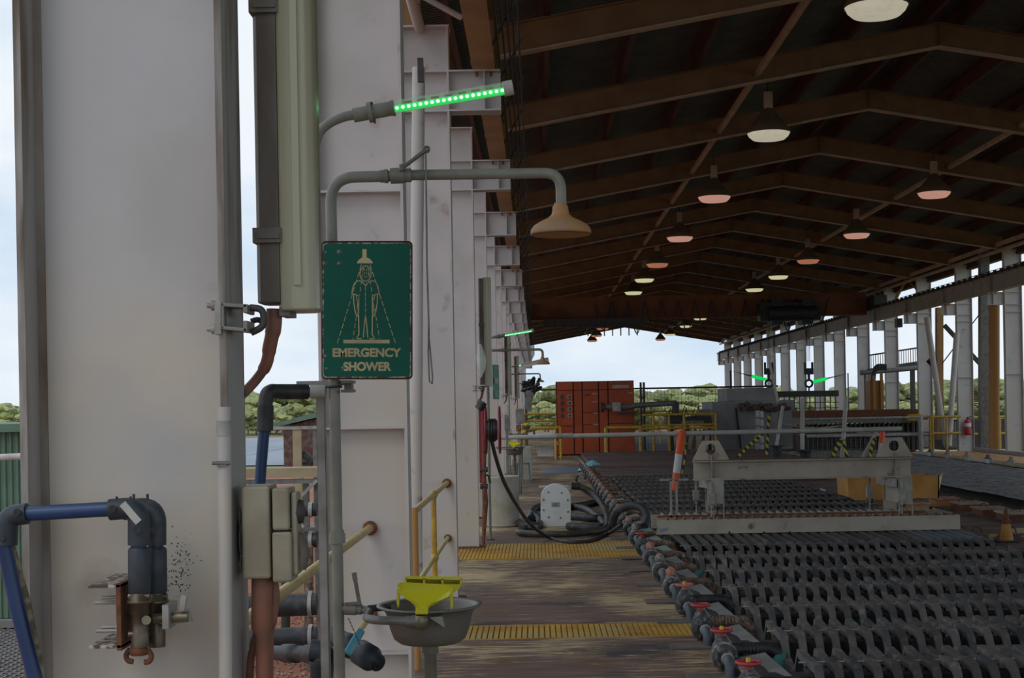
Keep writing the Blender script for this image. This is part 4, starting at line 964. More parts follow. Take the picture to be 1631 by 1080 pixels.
MB().box(a.x, b.x, Yr+.02, Yr+.1, PZ(771, Yr, 450), PZ(764, Yr, 450)).build('cross_beam', 'grey', t)
MB().beam(at(480, 790, Yr), at(505, 765, Yr), .03, .03).build('brace', 'lgrey', t)
MB().box(a.x, b.x, Yr, Yr+.3, PZ(848, Yr, 450), PZ(841, Yr, 450)).build('shelf', 'grey', t)
for px in (300, 486, 503):
    x = PX(px, Yr, 850); MB().box(x-.025, x+.025, Yr+.1, Yr+.15, -.88, PZ(771, Yr, 450)).build('post', 'grey', t)
for i, px in enumerate((455, 470)):
    small('pipe_riser', 'short rusty riser pipe standing behind the black pipes, %s' % ['left one', 'right one'][i], 'pipe', ['dark', 'brownc'][i], lambda m: m.tube([at(px+22*i, 870, 11.2), at(px+22*i, 1010, 11.2)], .035, 12))
Yr2 = 20
t = thing('gate_portal', 'white square post frame with rails in front of the pond liner', 'frame', at(480, 744, Yr2))
MB().box(PX(466, Yr2, 700), PX(480, Yr2, 700), Yr2, Yr2+.1, -.89, PZ(684, Yr2, 470)).build('post', 'beige', t)
MB().box(PX(436, Yr2, 700), PX(510, Yr2, 700), Yr2-.02, Yr2+.02, PZ(684, Yr2, 470), PZ(679, Yr2, 470)).build('top_rail', 'lgrey', t)
MB().box(PX(498, Yr2, 700), PX(504, Yr2, 700), Yr2, Yr2+.06, -.89, PZ(684, Yr2, 470)).build('side_post', 'grey', t)
MB().beam(at(482, 722, Yr2+.1), at(498, 736, Yr2+.1), .09, .09).build('motor', 'black', t)
MB().beam(at(481, 738, Yr2+.1), at(500, 739, Yr2+.1), .04, .04).build('base', 'dark', t)
Ys = 60
t = thing('green_roofed_shed', 'long shed with pale green sloping roof beyond the pipe rack', 'shed', at(520, 690, Ys))
a, b = at(432, 676, Ys), at(512, 655, Ys)
MB().prism([(a.x, a.z), (b.x, b.z), (b.x+3, b.z-.8), (b.x+3, b.z-.95), (b.x, b.z-.22), (a.x, a.z-.16)], 'Y', Ys-.3, Ys+14).build('roof', 'corr', t)
MB().prism([(a.x+.5, a.z-.12), (b.x, b.z-.25), (b.x+2.6, b.z-.9), (b.x+2.6, -.88), (a.x+.5, -.88)], 'Y', Ys, Ys+13.5).build('wall', 'lidred', t)
# green corrugated shed at the far left
t = thing('corrugated_shed', 'green corrugated tank shed at the left picture edge', 'shed', at(-40, 985, 18))
Yq = 18; xr_ = PX(40, Yq, 800); m = MB(); vs = []; n = 0; x = xr_; zt, zb = PZ(688, Yq, 10), PZ(985, Yq, 10)
while x > xr_-4.5:
    for dx, dy in ((0, 0), (.03, 0), (.045, .025), (.065, .025)): vs += [(x-dx, Yq+dy, zb), (x-dx, Yq+dy, zt)]; n += 1
    x -= .08
m.add(vs, [(2*i, 2*i+1, 2*i+3, 2*i+2) for i in range(n-1)]).build('front_wall', 'corr', t)
MB().box(xr_-4.5, xr_, Yq+.03, Yq+4, zb, zt).build('body', 'corr', t)
MB().box(xr_-4.5, xr_+.06, Yq-.12, Yq+4.2, zt, zt+.1).build('roof_edge', 'corr', t)
MB().box(xr_-4.5, xr_+.02, Yq-.06, Yq+.2, -.88, zb).build('plinth', 'dark', t)
t = thing('white_guard_rail', 'white tube rail in front of the green corrugated shed', 'railing', at(0, 985, 15))
MB().tube([at(-60, 731, 15), at(34, 727, 15)], .035, 12).build('rail', 'white', t)
MB().tube([at(-30, 728, 15), (at(-30, 728, 15).x, 15, -.88)], .03, 12).build('post', 'white', t)
m = MB(); Yg0, Yg1 = 8.2, 11.2; xg0, xg1 = -4.4, -2.9
for i in range(38): y = Yg0+(Yg1-Yg0)*i/37; m.box(xg0, xg1, y, y+.012, -.02, .0)
for i in range(28): x = xg0+(xg1-xg0)*i/27; m.box(x, x+.012, Yg0, Yg1, -.02, .0)
m.box(xg0, xg1, Yg1, Yg1+.04, -.12, .06).box(xg1-.04, xg1, Yg0, Yg1, -.12, .06)
t = thing('mesh_walkway', 'grey steel mesh walkway at the lower left corner', 'walkway', ((xg0+xg1)/2, 9.7, -.88))
m.build('mesh', 'grey', t)
m = MB()
for (x, y) in ((xg0+.05, Yg0+.05), (xg1-.05, Yg0+.05), (xg0+.05, Yg1), (xg1-.05, Yg1)): m.box(x-.04, x+.04, y-.04, y+.04, -.89, -.02)
m.build('legs', 'dark', t, kind='stuff')
# gravel
random.seed(5); m = MB()
for i in range(9000):
    y = random.uniform(6.5, 20); x = -1.45 - random.random()**1.2*(y*.16+1.2); r = random.uniform(.012, .035)
    vs = [(x+r*random.uniform(.7, 1.2)*dx, y+r*random.uniform(.7, 1.2)*dy, -.885+r*dz*random.uniform(.5, 1.0)) for dx, dy, dz in ((1,0,.3),(0,1,.3),(-1,0,.3),(0,-1,.3),(0,0,1))]
    m.add(vs, [(0,1,4),(1,2,4),(2,3,4),(3,0,4)])
m.build('gravel', 'gravel', None, 'loose red gravel lying below the deck edge', 'gravel', kind='stuff')

# ------------------------------------------------------------------ trees
def tree(tp):
    t = thing('gum_tree', 'tree', 'tree', (0, 0, 0), 'trees along the horizon'); random.seed(tp*11+2)
    MB().tube([(0, 0, -.3), (.1, 0, 1.5), (.05, .1, 3)], .1, 7, rs=[.13, .09, .05]).tube([(.1, 0, 1.4), (.8, .2, 2.9)], .06, 6, rs=[.06, .03]).build('trunk', 'trunk', t)
    bm = bmesh.new()
    for i in range(14):
        r = random.uniform(.5, 1.05); a = random.uniform(0, 2*PI); d = random.uniform(0, 1.7)
        z = random.uniform(1.5, 3.9)-d*.35
        q = bmesh.ops.create_icosphere(bm, subdivisions=2, radius=r, matrix=Matrix.Translation((d*math.cos(a), d*math.sin(a), z)) @ Matrix.Diagonal((1, 1, .62, 1)))
    for v in bm.verts:
        n = noise.noise_vector(v.co*2.6); v.co += n*.34
    me = bpy.data.meshes.new('foliage'); bm.to_mesh(me); bm.free(); me.materials.append(M['leaf']); o = bpy.data.objects.new('foliage', me); col.objects.link(o); o.parent = t
    return t
TP = [tree(i) for i in range(4)]; used = [0]*4
random.seed(21); n = 0
spots = []
for i in range(120):
    px = -30+i*14.4+random.uniform(-6, 6)
    Y = random.uniform(150, 215)
    vis = px < 30 or 384 < px < 512 or px > 850
    if not vis: continue
    ht = 630 if 380 < px < 520 else 642 if px < 40 else 622 if px < 1100 else 610 if px > 1380 else 620
    spots.append((px, Y, ht+random.uniform(-6, 12)))
for i in range(60):
    px = 850+i*14+random.uniform(-6, 6); spots.append((px, random.uniform(105, 145), 646+random.uniform(-10, 6)))
for i in range(12): spots.append((384+i*11+random.uniform(-4, 4), random.uniform(140, 165), 652+random.uniform(-8, 10)))
reg = lambda px: 'left of the nearest column' if px < 40 else 'left of the shower post' if px < 520 else 'beyond the far mesh fence' if px < 1150 else 'seen between the right-hand columns'
spots.sort(key=lambda s: s[0]); cnt = {}
for (px, Y, ty) in spots:
    k = random.randrange(4); s = (at(px, ty, Y).z+.9)/4.0
    loc = at(px, ty, Y); loc.z = -.9
    l = ('nearer pale bushy tree ' if Y < 146 else 'skyline tree ')+reg(px)
    gp = ('nearer bushes ' if Y < 146 else 'skyline trees ')+reg(px)
    q_ = cnt.get(l, 0); cnt[l] = q_+1
    l = ORD[q_]+' '+l+', from the left'
    if not used[k]: o = TP[k]; used[k] = 1; o.location = loc; o['label'] = l; o['group'] = gp
    else: o = copy_tree(TP[k], None, loc, random.uniform(0, 6), l, gp)
    o.scale = (s*1.25, s*1.25, s)
# ------------------------------------------------------------------ cell bank one (near bank)
P = S/4; XC0, XC1 = 1.30, 4.66
def WZ(n): return 7.78+P*n       # valve / cell wall lines
bank = thing('electrolytic_cells', 'long dark bank of electrowinning cells with walls across it', 'tank', (3, 20, -.6))
MB().box(XC0, XC1, 2.0, WZ(19)+.55, -.6, -.12).build('electrolyte', 'acid', bank)
wm = None
for n in range(-4, 20):
    y = WZ(n)+.42
    if wm is None: wm = MB().box(XC0, XC1+.1, y-.07, y+.07, -.6, .10).build('cell_wall', 'wallc', bank, bev=.008); b0 = y
    else: c = wm.copy(); col.objects.link(c); c.parent = bank; c.location = (0, y-b0, 0)
MB().box(XC0-.06, XC0, 2, WZ(19)+.55, -.6, .10).box(XC1+.04, XC1+.12, 2, WZ(19)+.55, -.6, .13).build('side_wall', 'wallc', bank)
m = MB()
for n in range(-4, 20): m.cyl((XC0+.15, WZ(n)+.36, .175), (XC1, WZ(n)+.36, .175), .006, n=6)
m.build('contact_rods', 'frame', bank, kind='stuff')
# one electrode hanger bar: high lugs at both ends, dropped middle
def bar_mb(x, yc, half=.545, z=.20, flat=False, w_=.023):
    m = MB()
    if flat: pr = [(-half, z-.02), (-half+.02, z), (-half+.2, z), (0, z), (half-.2, z), (half-.02, z), (half, z-.01)]
    else: pr = [(-half, z-.055), (-half+.03, z-.018), (-half+.26, z-.002), (-half+.36, z-.14), (half-.46, z-.155), (half-.37, z-.13), (half-.29, z-.03), (half-.25, z-.002), (half-.02, z), (half+.0, z-.02)]
    top = [(yc+a, b) for a, b in pr]; bot = [(yc+a-(.012 if 4 < i < 8 else 0), b-.045) for i, (a, b) in enumerate(pr)]
    vs = []
    for (y, zz) in top: vs += [(x-w_, y, zz), (x+w_, y, zz)]
    for (y, zz) in bot: vs += [(x-w_, y, zz), (x+w_, y, zz)]
    N = len(pr); fs = []
    for i in range(N-1):
        a, b = 2*i, 2*i+2; c, d = 2*N+2*i, 2*N+2*i+2
        fs += [(a, a+1, b+1, b), (c, d, d+1, c+1), (a, b, d, c), (a+1, c+1, d+1, b+1)]
    fs += [(0, 2*N, 2*N+1, 1), (2*N-2, 2*N-1, 4*N-1, 4*N-2)]
    m.add(vs, fs)
    # wider hanging plate below the dropped middle, seen edge on
    m.box(x-.006, x+.006, yc-half+.3, yc+half-.28, -.125, z-.16)
    return m
NB = 30; BX0 = 1.52; BS = (XC1-BX0-.06)/(NB-1)
rows_ind = 10
random.seed(11)
b0 = None
rn = ['row cut by the bottom picture edge', 'first full row from the bottom', 'second full row from the bottom', 'third full row from the bottom', 'fourth full row from the bottom', 'fifth full row from the bottom', 'sixth full row from the bottom',
      'flat row before the frame beam', 'row under the frame beam', 'first row behind the frame beam', 'second row behind the long frame beam']
for r in range(rows_ind):
    n = r-1; yc = WZ(n)+.42+P/2
    for i in range(NB):
        x = BX0+BS*i; pale = (i > NB-6 and 6 <= r <= 7)
        if b0 is None:
            b0 = bar_mb(0, 0).build('electrode_bar', 'bar', None, 'x', 'electrode bar', 'bars', origin=(0, 0, 0)); o = b0
            f0 = bar_mb(0, 0, flat=True).build('flat_bar', 'bar', None, 'x', 'electrode bar', 'bars', origin=(0, 0, 0)); bf, bp = f0.data, f0.data.copy(); bp.materials[0] = M['barl']; bpy.data.objects.remove(f0)
        else: o = b0.copy(); col.objects.link(o)
        if r == 7: o.data = bp if i > NB-7 else bf
        o.location = (x, yc+random.uniform(-.015, .015), random.uniform(-.004, .004)); o.rotation_euler = (0, 0, random.uniform(-.012, .012))
        o['label'] = '%s %s electrode bar from the valves in the %s' % (ORD[i], 'pale blue-grey' if r == 7 and i > NB-7 else 'grey', rn[r]); o['group'] = 'electrode bars, '+rn[r]
m = MB()
for r in range(rows_ind, 20):
    n = r-1; yc = WZ(n)+.42+P/2
    for i in range(NB):
        x = BX0+BS*i
        b = bar_mb(x, yc); m.v_off = 0; m.add(b.v, b.f)
m.build('far_electrode_bars', 'bar', None, 'far rows of grey electrode bars behind the lifting frame', 'electrode bar', 'electrode bars', kind='stuff')
# ------------------------------------------------------------------ valve line
def make_valve(kind, wheel, hose, tealcap):
    t = thing('manifold_valve', 'x', 'valve', (0, 0, 0)); # local origin: wheel centre over the deck
    # body: vertical bonnet, flange facing the viewer, elbow dropping to the deck
    MB().tube([(0, 0, .02), (0, 0, .05), (0, 0, .15), (0, 0, .19), (0, 0, .21)], .05, 18, rs=[.050, .062, .062, .04, .03]).build('body', 'valve', t)
    MB().lathe([(.03, -.0), (.082, -.002), (.084, -.008), (.084, -.022), (.03, -.026)], (0, -.115, .105), 'Y', 28).build('flange', 'valvew' if kind % 2 else 'valve', t)
    MB().lathe([(.03, 0), (.076, -.002), (.078, -.01), (.078, -.026), (.03, -.028)], (0, -.165, .105), 'Y', 28).build('backing_ring', 'valve', t)
    m = MB()
    for i in range(8): a = 2*PI*i/8+.2; m.cyl((.06*math.cos(a), -.20, .105+.06*math.sin(a)), (.06*math.cos(a), -.125, .105+.06*math.sin(a)), .008, n=6)
    m.build('flange_bolts', 'valve', t, kind='stuff')
    MB().tube([(0, -.17, .105), (0, 0, .105)], .05, 16).build('bore', 'valve', t)
    MB().tube(path([(0, -.19, .105), (.01, -.30, .10), (.012, -.31, -.03)], .09, 8), .034, 16).build('drop_pipe', 'vpipe', t)
    MB().tube([(.004, -.225, .105), (.006, -.245, .105)], .038, 16).build('pipe_band', 'lgrey', t)
    if wheel in ('red', 'pink'):
        m = MB(); m.ring((0, 0, .245), .062, .0105, 'Z', 28, 8)
        for i in range(3): a = 2*PI*i/3+.5; m.beam((0, 0, .24), (.06*math.cos(a), .06*math.sin(a), .245), .014, .009)
        m.tube([(0, 0, .20), (0, 0, .225), (0, 0, .25)], .02, 12, rs=[.03, .022, .018]); m.build('handwheel', wheel, t, label='%s handwheel' % ('bright red' if wheel == 'red' else 'faded pink'))
        if kind != 4: MB().lathe([(0, .022), (.012, .02), (.015, 0)], (0, 0, .25), n=10).build('spindle_cap', 'yknob', t)
    else:
        MB().lathe([(.0, .26), (.02, .255), (.04, .235), (.046, .21), (.04, .19)], (0, 0, 0), n=14).build('crusted_cap', 'orangew' if wheel == 'orange' else 'valvew', t)
    # hose to the cell
    hm = 'black' if hose == 'black' else 'brownc'
    hp = path([(.04, .02, .12), (.345, .03, .125), (.37, .03, -.1)], .09, 8)
    MB().tube(hp, .040, 16).build('hose', hm, t)
    m = MB()
    for i in range(7): m.tube([(.08+i*.022, .02, .12), (.09+i*.022, .02, .12)], .0445, 16)
    m.build('hose_ribs', hm, t, kind='stuff')
    if tealcap: MB().tube([(.352, .03, .09), (.37, .03, -.1)], .047, 16).build('stained_elbow', 'teal', t)
    return t
vt = [make_valve(1, 'red', 'black', True), make_valve(2, 'pink', 'black', False), make_valve(3, 'orange', 'brown', False), make_valve(4, 'red', 'brown', False), make_valve(5, 'pale', 'brown', True)]
seq = [0, 0, 3, 1, 2, 4, 2, 3, 4, 2, 4, 2, 4, 2, 4, 2, 4, 2, 4, 2, 4, 2, 4, 2, 4, 2, 4]
desc = ['nearest manifold valve with red wheel at the bottom edge', 'second nearest manifold valve, red wheel and yellow knob, salt-ringed flange', 'third manifold valve with a flat red wheel, by the near grating',
        'manifold valve with faded pink wheel and yellow knob', 'manifold valve with orange crusted cap, next behind the pink wheel', 'sixth manifold valve with pale crusted cap', 'seventh manifold valve with orange crust',
        'manifold valve with bright red wheel just before the long frame beam']
placed = {}
for n in range(27):
    k = seq[n]; loc = (1.115, WZ(n), 0)
    l = desc[n] if n < len(desc) else '%s salt-crusted manifold valve from the near end of the line' % ORD[n]
    if k not in placed: o = vt[k]; placed[k] = 1; o.location = loc; o['label'] = l; o['group'] = 'manifold valves along the cells'
    else: o = copy_tree(vt[k], None, loc, None, l, 'manifold valves along the cells')
    o.rotation_euler = (0, 0, 0)
    if n < 14:
        tg = 'manifold valve %s' % ['with the nearest red wheel', 'with the salt-ringed flange'][n] if n < 2 else '%s manifold valve from the near end' % ORD[n]
        m = MB(); y = WZ(n)-.30; m.box(.87, 1.19, y-.09, y+.10, .004, .014)
        m.build('pad_plate', 'padm', None, 'thin grey-brown plate on the deck edge under the '+tg, 'plate', 'plates under the drop pipes')
        m = MB(); y0, y1 = WZ(n)+.14, WZ(n)+1.0
        m.add([(1.17, y0, .055), (1.42, y0, .10), (1.36, y1, .125), (1.17, y1, .09), (1.17, y0, .04), (1.42, y0, .085), (1.36, y1, .11), (1.17, y1, .075)], [(0,1,2,3),(7,6,5,4),(0,4,5,1),(1,5,6,2),(2,6,7,3),(3,7,4,0)])
        m.build('capping_board', 'cap', None, 'stained pale capping board lying behind the '+tg, 'board', 'capping boards between the valve hoses')
small('blue_rag', 'bright blue rag lying over the far end of the valve line', 'rag', 'cyan', lambda m: m.lathe([(0, .25), (.12, .2), (.3, .08), (.4, 0)], (PX(942, 36), 36, .02), n=9))
small('cyan_sheet', 'pale blue sheet lying on the aisle beside the far valves', 'sheet', 'liner', lambda m: m.box(PX(862, 36), PX(918, 36), 35.0, 37.5, .004, .02))
small('white_batten', 'thin white strip lying across the far aisle', 'strip', 'bwhite', lambda m: m.box(PX(856, 29), PX(903, 29), 29, 29.2, .004, .03))

# covered cells behind (brown boards), middle walkway and lids
t = thing('cell_covers', 'brown timber covers over the far cells of the near bank', 'cover', (4, 34, .0))
y = WZ(19)+.6; random.seed(8)
while y < 45:
    m = MB().box(1.35, 9.8, y, y+.42, .02+random.uniform(0, .012), .15+random.uniform(-.012, .012)); m.build('board', 'lidred', t); y += .44
mw = thing('middle_walkway', 'dark red-brown board walkway between the two cell banks', 'walkway', (5.9, 20, -.1))
y = 6.0
while y < WZ(19)+.5:
    x = XC1+.13
    while x < 7.0:
        MB().box(x+.005, x+.575, y+.005, y+.545, -.1, .02+random.uniform(-.008, .008)).build('board', 'lidred', mw); x += .58
    y += .56
# handled lids: raised timber boxes with pale tops
ll = [(1506, 793, 'orange-brown handled lid box just right of the amber skip'), (1543, 800, 'pale-topped handled lid box, middle one in the row behind the traffic cone'), (1578, 808, 'pale-topped handled lid box straight above the traffic cone'),
      (1618, 815, 'pale-topped handled lid box cut by the right picture edge'), (1452, 800, 'low brown lid under the right leg of the lifting frame')]
for j, (px, py, l) in enumerate(ll):
    dx, dy = px-VX, py-VY; Y = (H-.13)*F/(dy*cr_+dx*sr_); c = at(px, py, Y)
    t = thing('handled_lid', l, 'lid', (c.x, Y, .015), 'handled timber lids in the middle walkway')
    MB().box(c.x-.19, c.x+.19, Y-.25, Y+.25, .015, .11).build('box_sides', 'orangeu' if j in (0, 4) else 'rust', t, bev=.004)
    MB().box(c.x-.21, c.x+.21, Y-.27, Y+.27, .11, .135).build('top_board', 'orangew' if j == 0 else 'lid', t, bev=.004)
    for d in (-.10, .10): MB().tube(path([(c.x+d-.05, Y, .13), (c.x+d-.035, Y, .185), (c.x+d+.035, Y, .185), (c.x+d+.05, Y, .13)], .03, 4), .007, 8).build('handle', 'dark', t)
t = thing('cover_frame', 'dark timber frame with wire loops lying behind the traffic cone', 'frame', at(1575, 848, 16.6))
for (x0, y0, x1, y1) in ((5.0, 17.3, 6.4, 17.3), (5.0, 16.6, 6.6, 16.6), (5.0, 16.6, 5.0, 17.3)): MB().beam((x0, y0, .05), (x1, y1, .05), .08, .06).build('timber', 'deck', t)
for x in (5.15, 5.55): MB().tube(path([(x-.07, 17.0, .03), (x-.05, 17.0, .12), (x+.05, 17.0, .12), (x+.07, 17.0, .03)], .04, 5), .008, 8).build('loop', 'dark', t)
for i, (px, py, Y) in enumerate(((1262, 772, 26.0), (1300, 783, 23.8), (1345, 795, 21.6), (1385, 806, 19.8))):
    x = XC1+.12; small('end_plate', '%s pale plate at the right end of the cell rows, counted from the back' % ORD[i], 'plate', 'bwhite', lambda m: m.box(x, x+.35, Y-.22, Y+.22, .03, .055), 'pale end plates')
# traffic cone
Yt = 16.3; c = at(1603, 862, Yt); t = thing('traffic_cone', 'small weathered traffic cone with amber band at the right edge', 'cone', (c.x, Yt, .02))
MB().lathe([(.020, .36), (.045, .20)], (c.x, Yt, .02), n=18).build('upper_cone', 'rust', t)
MB().lathe([(.045, .20), (.077, .02), (.077, 0)], (c.x, Yt, .02), n=18).build('lower_band', 'amber', t)
MB().box(c.x-.11, c.x+.11, Yt-.11, Yt+.11, .022, .04).build('foot', 'dark', t, bev=.006)

# ------------------------------------------------------------------ lifting frame across the cells
YF = 15.9; sF = F/YF
t = thing('lifting_frame', 'long beige steel electrode lifting frame standing across the near cells', 'lifting frame', (2.9, YF, .2))
def fz(py, px=1290, Y=YF): return at(px, py, Y).z
xa, xb = at(1046, 840, YF).x, at(1529, 830, YF).x
zb, zt = .205, fz(824, 1290)
MB().box(xa, xb, YF-.006, YF+.006, zb, zt).box(xa, xb, YF-.0, YF+.09, zb, zb+.012).box(xa, xb, YF-.0, YF+.09, zt-.012, zt).build('base_channel', 'frame', t)
MB().box(xa, xb, YF+.80, YF+.812, zb, zt).build('rear_channel', 'frame', t)
m = MB()
for i in range(34): x = xa+.12+(xb-xa-.2)*i/33; m.box(x-.008, x+.008, YF+.02, YF+.78, zt-.002, zt+.022)
m.build('hook_bars', 'frame', t, kind='stuff')
m = MB()
for i in range(34): x = xa+.12+(xb-xa-.2)*i/33; m.box(x-.012, x+.012, YF-.02, YF+.012, zt, zt+.022)
m.build('hook_tips', 'rust', t, kind='stuff')
MB().box(xa+.02, xb-.35, YF+.10, YF+.14, zt+.015, zt+.04).build('rusty_rod', 'rust', t)
m = MB()
for px in (1162, 1217, 1258, 1340, 1372, 1430, 1500): c = at(px, 848, YF-.008); m.cyl((c.x, YF-.006, c.z), (c.x, YF-.0075, c.z), .012, n=10)
m.build('bolt_holes', 'void', t)
MB().prism([(at(1052, 842, YF).x, at(1052, 842, YF).z), (at(1066, 840, YF).x, at(1066, 840, YF).z), (at(1062, 846, YF).x, at(1062, 846, YF).z), (at(1050, 848, YF).x, at(1050, 848, YF).z)], 'Y', YF-.0065, YF-.008).build('blue_smear', 'liner', t)
ya = YF+.36   # upper beam runs over the middle of the frame
def U(px, py, Y=ya): return at(px, py, Y)
a0, a1, b0_, b1_ = U(1104, 735), U(1104, 764), U(1450, 727), U(1450, 758)
za, zbm = fz(731, 1280, ya), fz(762, 1280, ya)
MB().box(a0.x, b0_.x, ya-.005, ya+.005, zbm, za).box(a0.x, b0_.x, ya-.09, ya+.09, za-.012, za).box(a0.x, b0_.x, ya-.09, ya+.09, zbm, zbm+.012).build('top_beam', 'frame', t)
MB().box(a0.x-.002, b0_.x+.002, ya-.092, ya+.092, za, za+.006).build('rust_edge', 'rust', t)
for px in (1132, 1424):
    xc = U(px, 720).x; hz = U(px, 718).z
    zt2 = za+.225; poly = [(xc-.20, za+.006), (xc-.20, za+.02), (xc-.09, zt2), (xc+.09, zt2), (xc+.20, za+.02), (xc+.20, za+.006)]
    m = MB(); hole = [(xc+.06*math.cos(2*PI*i/20), za+.13+.06*math.sin(2*PI*i/20)) for i in range(20)]
    # plate with a real hole: ring of quads between the outline and the hole
    out_ = []
    hole = []; cn = (xc, za+.13)
    angs = sorted({round(2*PI*i/20, 6) for i in range(20)} | {round(math.atan2(p[1]-cn[1], p[0]-cn[0]) % (2*PI), 6) for p in poly}); NA = len(angs)
    for a in angs:
        hole.append((xc+.06*math.cos(a), za+.13+.06*math.sin(a))); dx, dz = math.cos(a), math.sin(a); best = 9
        for (p, q) in zip(poly, poly[1:]+poly[:1]):
            ex, ez = q[0]-p[0], q[1]-p[1]; den = dx*ez-dz*ex
            if abs(den) < 1e-9: continue
            s = ((p[0]-xc)*ez-(p[1]-za-.13)*ex)/den; u = ((p[0]-xc)*dz-(p[1]-za-.13)*dx)/den
            if s > 0 and -1e-6 <= u <= 1+1e-6: best = min(best, s)
        out_.append((xc+dx*best, za+.13+dz*best))
    vs = [(p[0], ya-.012, p[1]) for p in out_]+[(p[0], ya-.012, p[1]) for p in hole]+[(p[0], ya+.012, p[1]) for p in out_]+[(p[0], ya+.012, p[1]) for p in hole]
    fs = []
    for i in range(NA):
        j = (i+1) % NA; A2, A3 = 2*NA, 3*NA; fs += [(i, j, NA+j, NA+i), (A2+i, A3+i, A3+j, A2+j), (NA+i, NA+j, A3+j, A3+i), (i, A2+i, A2+j, j)]
    m.add(vs, fs).build('lifting_lug', 'frame', t)
    MB().box(xc-.006, xc+.006, ya-.075, ya+.075, zbm+.012, za-.012).prism([(ya-.02, za+.06), (ya-.012, za+.06), (ya-.012, za), (ya-.085, za)], 'X', xc-.006, xc+.006).build('gusset', 'framel', t)
MB().prism([(U(1176, 747).x, U(1176, 747).z), (U(1191, 746).x, U(1191, 746).z), (U(1191, 742).x, U(1191, 742).z), (U(1176, 743).x, U(1176, 743).z)], 'Y', ya-.006, ya-.009).build('name_plate', 'grey', t)
for (x0, x1, side) in ((1135, 1153, 0), (1431, 1453, 1)):
    c0, c1 = U(x0, 790, YF+.05).x, U(x1, 790, YF+.05).x
    MB().box(c0, c1, YF+.04, YF+.055, fz(803, x0), fz(762, x0)).build('leg_plate', 'framel', t)
    MB().box(c0+.02, c0+.03, YF+.05, YF+.75, fz(803, x0), zbm).box(c0, c0+.012, YF+.03, YF+.05, zt, fz(803, x0)).box(c1-.012, c1, YF+.03, YF+.05, zt, fz(803, x0)).build('leg', 'frame', t)
    MB().box(c0, c1, YF+.745, YF+.76, zt, zbm).build('rear_leg_plate', 'frame', t)
for px in (1114, 1127, 1396, 1424):
    xc = U(px, 790).x; yy = YF+.02 if px in (1127, 1424) else YF+.70
    m = MB(); zlow = zt
    m.beam((xc, yy, zbm), (xc, yy, zlow+.12), .028, .02); m.beam((xc, yy, zlow+.12), (xc, yy, zlow-.02), .012, .012); m.box(xc-.035, xc+.035, yy-.03, yy+.03, zlow+.17, zlow+.28)
    m.build('clamp_pin', 'framel', t)
    MB().box(xc-.02, xc+.05, yy+.03, yy+.12, zlow+.09, zlow+.14).build('latch', 'dark', t)
for x0 in (1395, 1112):
    p = U(x0+3, 766, YF+.7); q = U(x0+36, 774, YF+.04)
    MB().beam((p.x, YF+.72, zbm-.05), (q.x-.03, YF+.05, zbm-.05), .03, .09).build('tie_bar', 'framel', t)
m = MB(); c = at(1076, 770, YF+.3)
z1 = fz(765, 1072); m.box(at(1052, 766, YF).x, at(1098, 766, YF).x, YF+.1, YF+.14, z1-.012, z1+.012)
for px in (1069, 1078): xx = at(px, 800, YF+.1).x; m.box(xx-.012, xx+.012, YF+.1, YF+.125, zt+.02, z1)
m.build('t_handle_rods', 'gpipe', None, 'pair of T-handled grey rods standing at the left end of the lifting frame', 'rod')
# amber skip
YA = 21.3; t = thing('amber_skip', 'amber steel skip with flared right end behind the lifting frame', 'skip', (at(1430, 795, YA).x, YA, .03))
def A(px, py, Y=YA): q = at(px, py, Y); return q
for nm, pts in (('long_side', [(1362, 763), (1496, 757), (1496, 793), (1362, 797)]),):
    P_ = [A(*p) for p in pts]; MB().prism([(p.x, p.z) for p in P_], 'Y', YA, YA+.02).build(nm, 'amber', t)
    MB().prism([(p.x, p.z) for p in P_], 'Y', YA+.75, YA+.77).build(nm, 'amber', t)
P_ = [A(*p) for p in ((1350, 763), (1362, 763), (1362, 797), (1352, 792))]; MB().prism([(p.x, p.z) for p in P_], 'Y', YA, YA+.78).build('left_end', 'amber', t)
P_ = [A(*p) for p in ((1496, 758), (1525, 757), (1506, 790), (1496, 793))]
m = MB(); zz = [p.z for p in P_]; m.add([(P_[0].x, YA, P_[0].z), (P_[3].x, YA, P_[3].z), (P_[2].x-.06, YA+.77, P_[3].z), (P_[1].x+.02, YA+.77, P_[0].z), (P_[0].x-.02, YA, P_[0].z), (P_[3].x-.02, YA, P_[3].z), (P_[2].x-.08, YA+.77, P_[3].z), (P_[1].x, YA+.77, P_[0].z)], [(0,1,2,3),(7,6,5,4),(0,4,5,1),(1,5,6,2),(2,6,7,3),(3,7,4,0)])
m.build('flared_end', mat('pale_amber', (.60, .38, .18), .6), t, label='paler amber flared end')
MB().box(A(1362, 790).x, A(1496, 790).x, YA, YA+.77, .05, .07).build('bottom', 'amber', t)

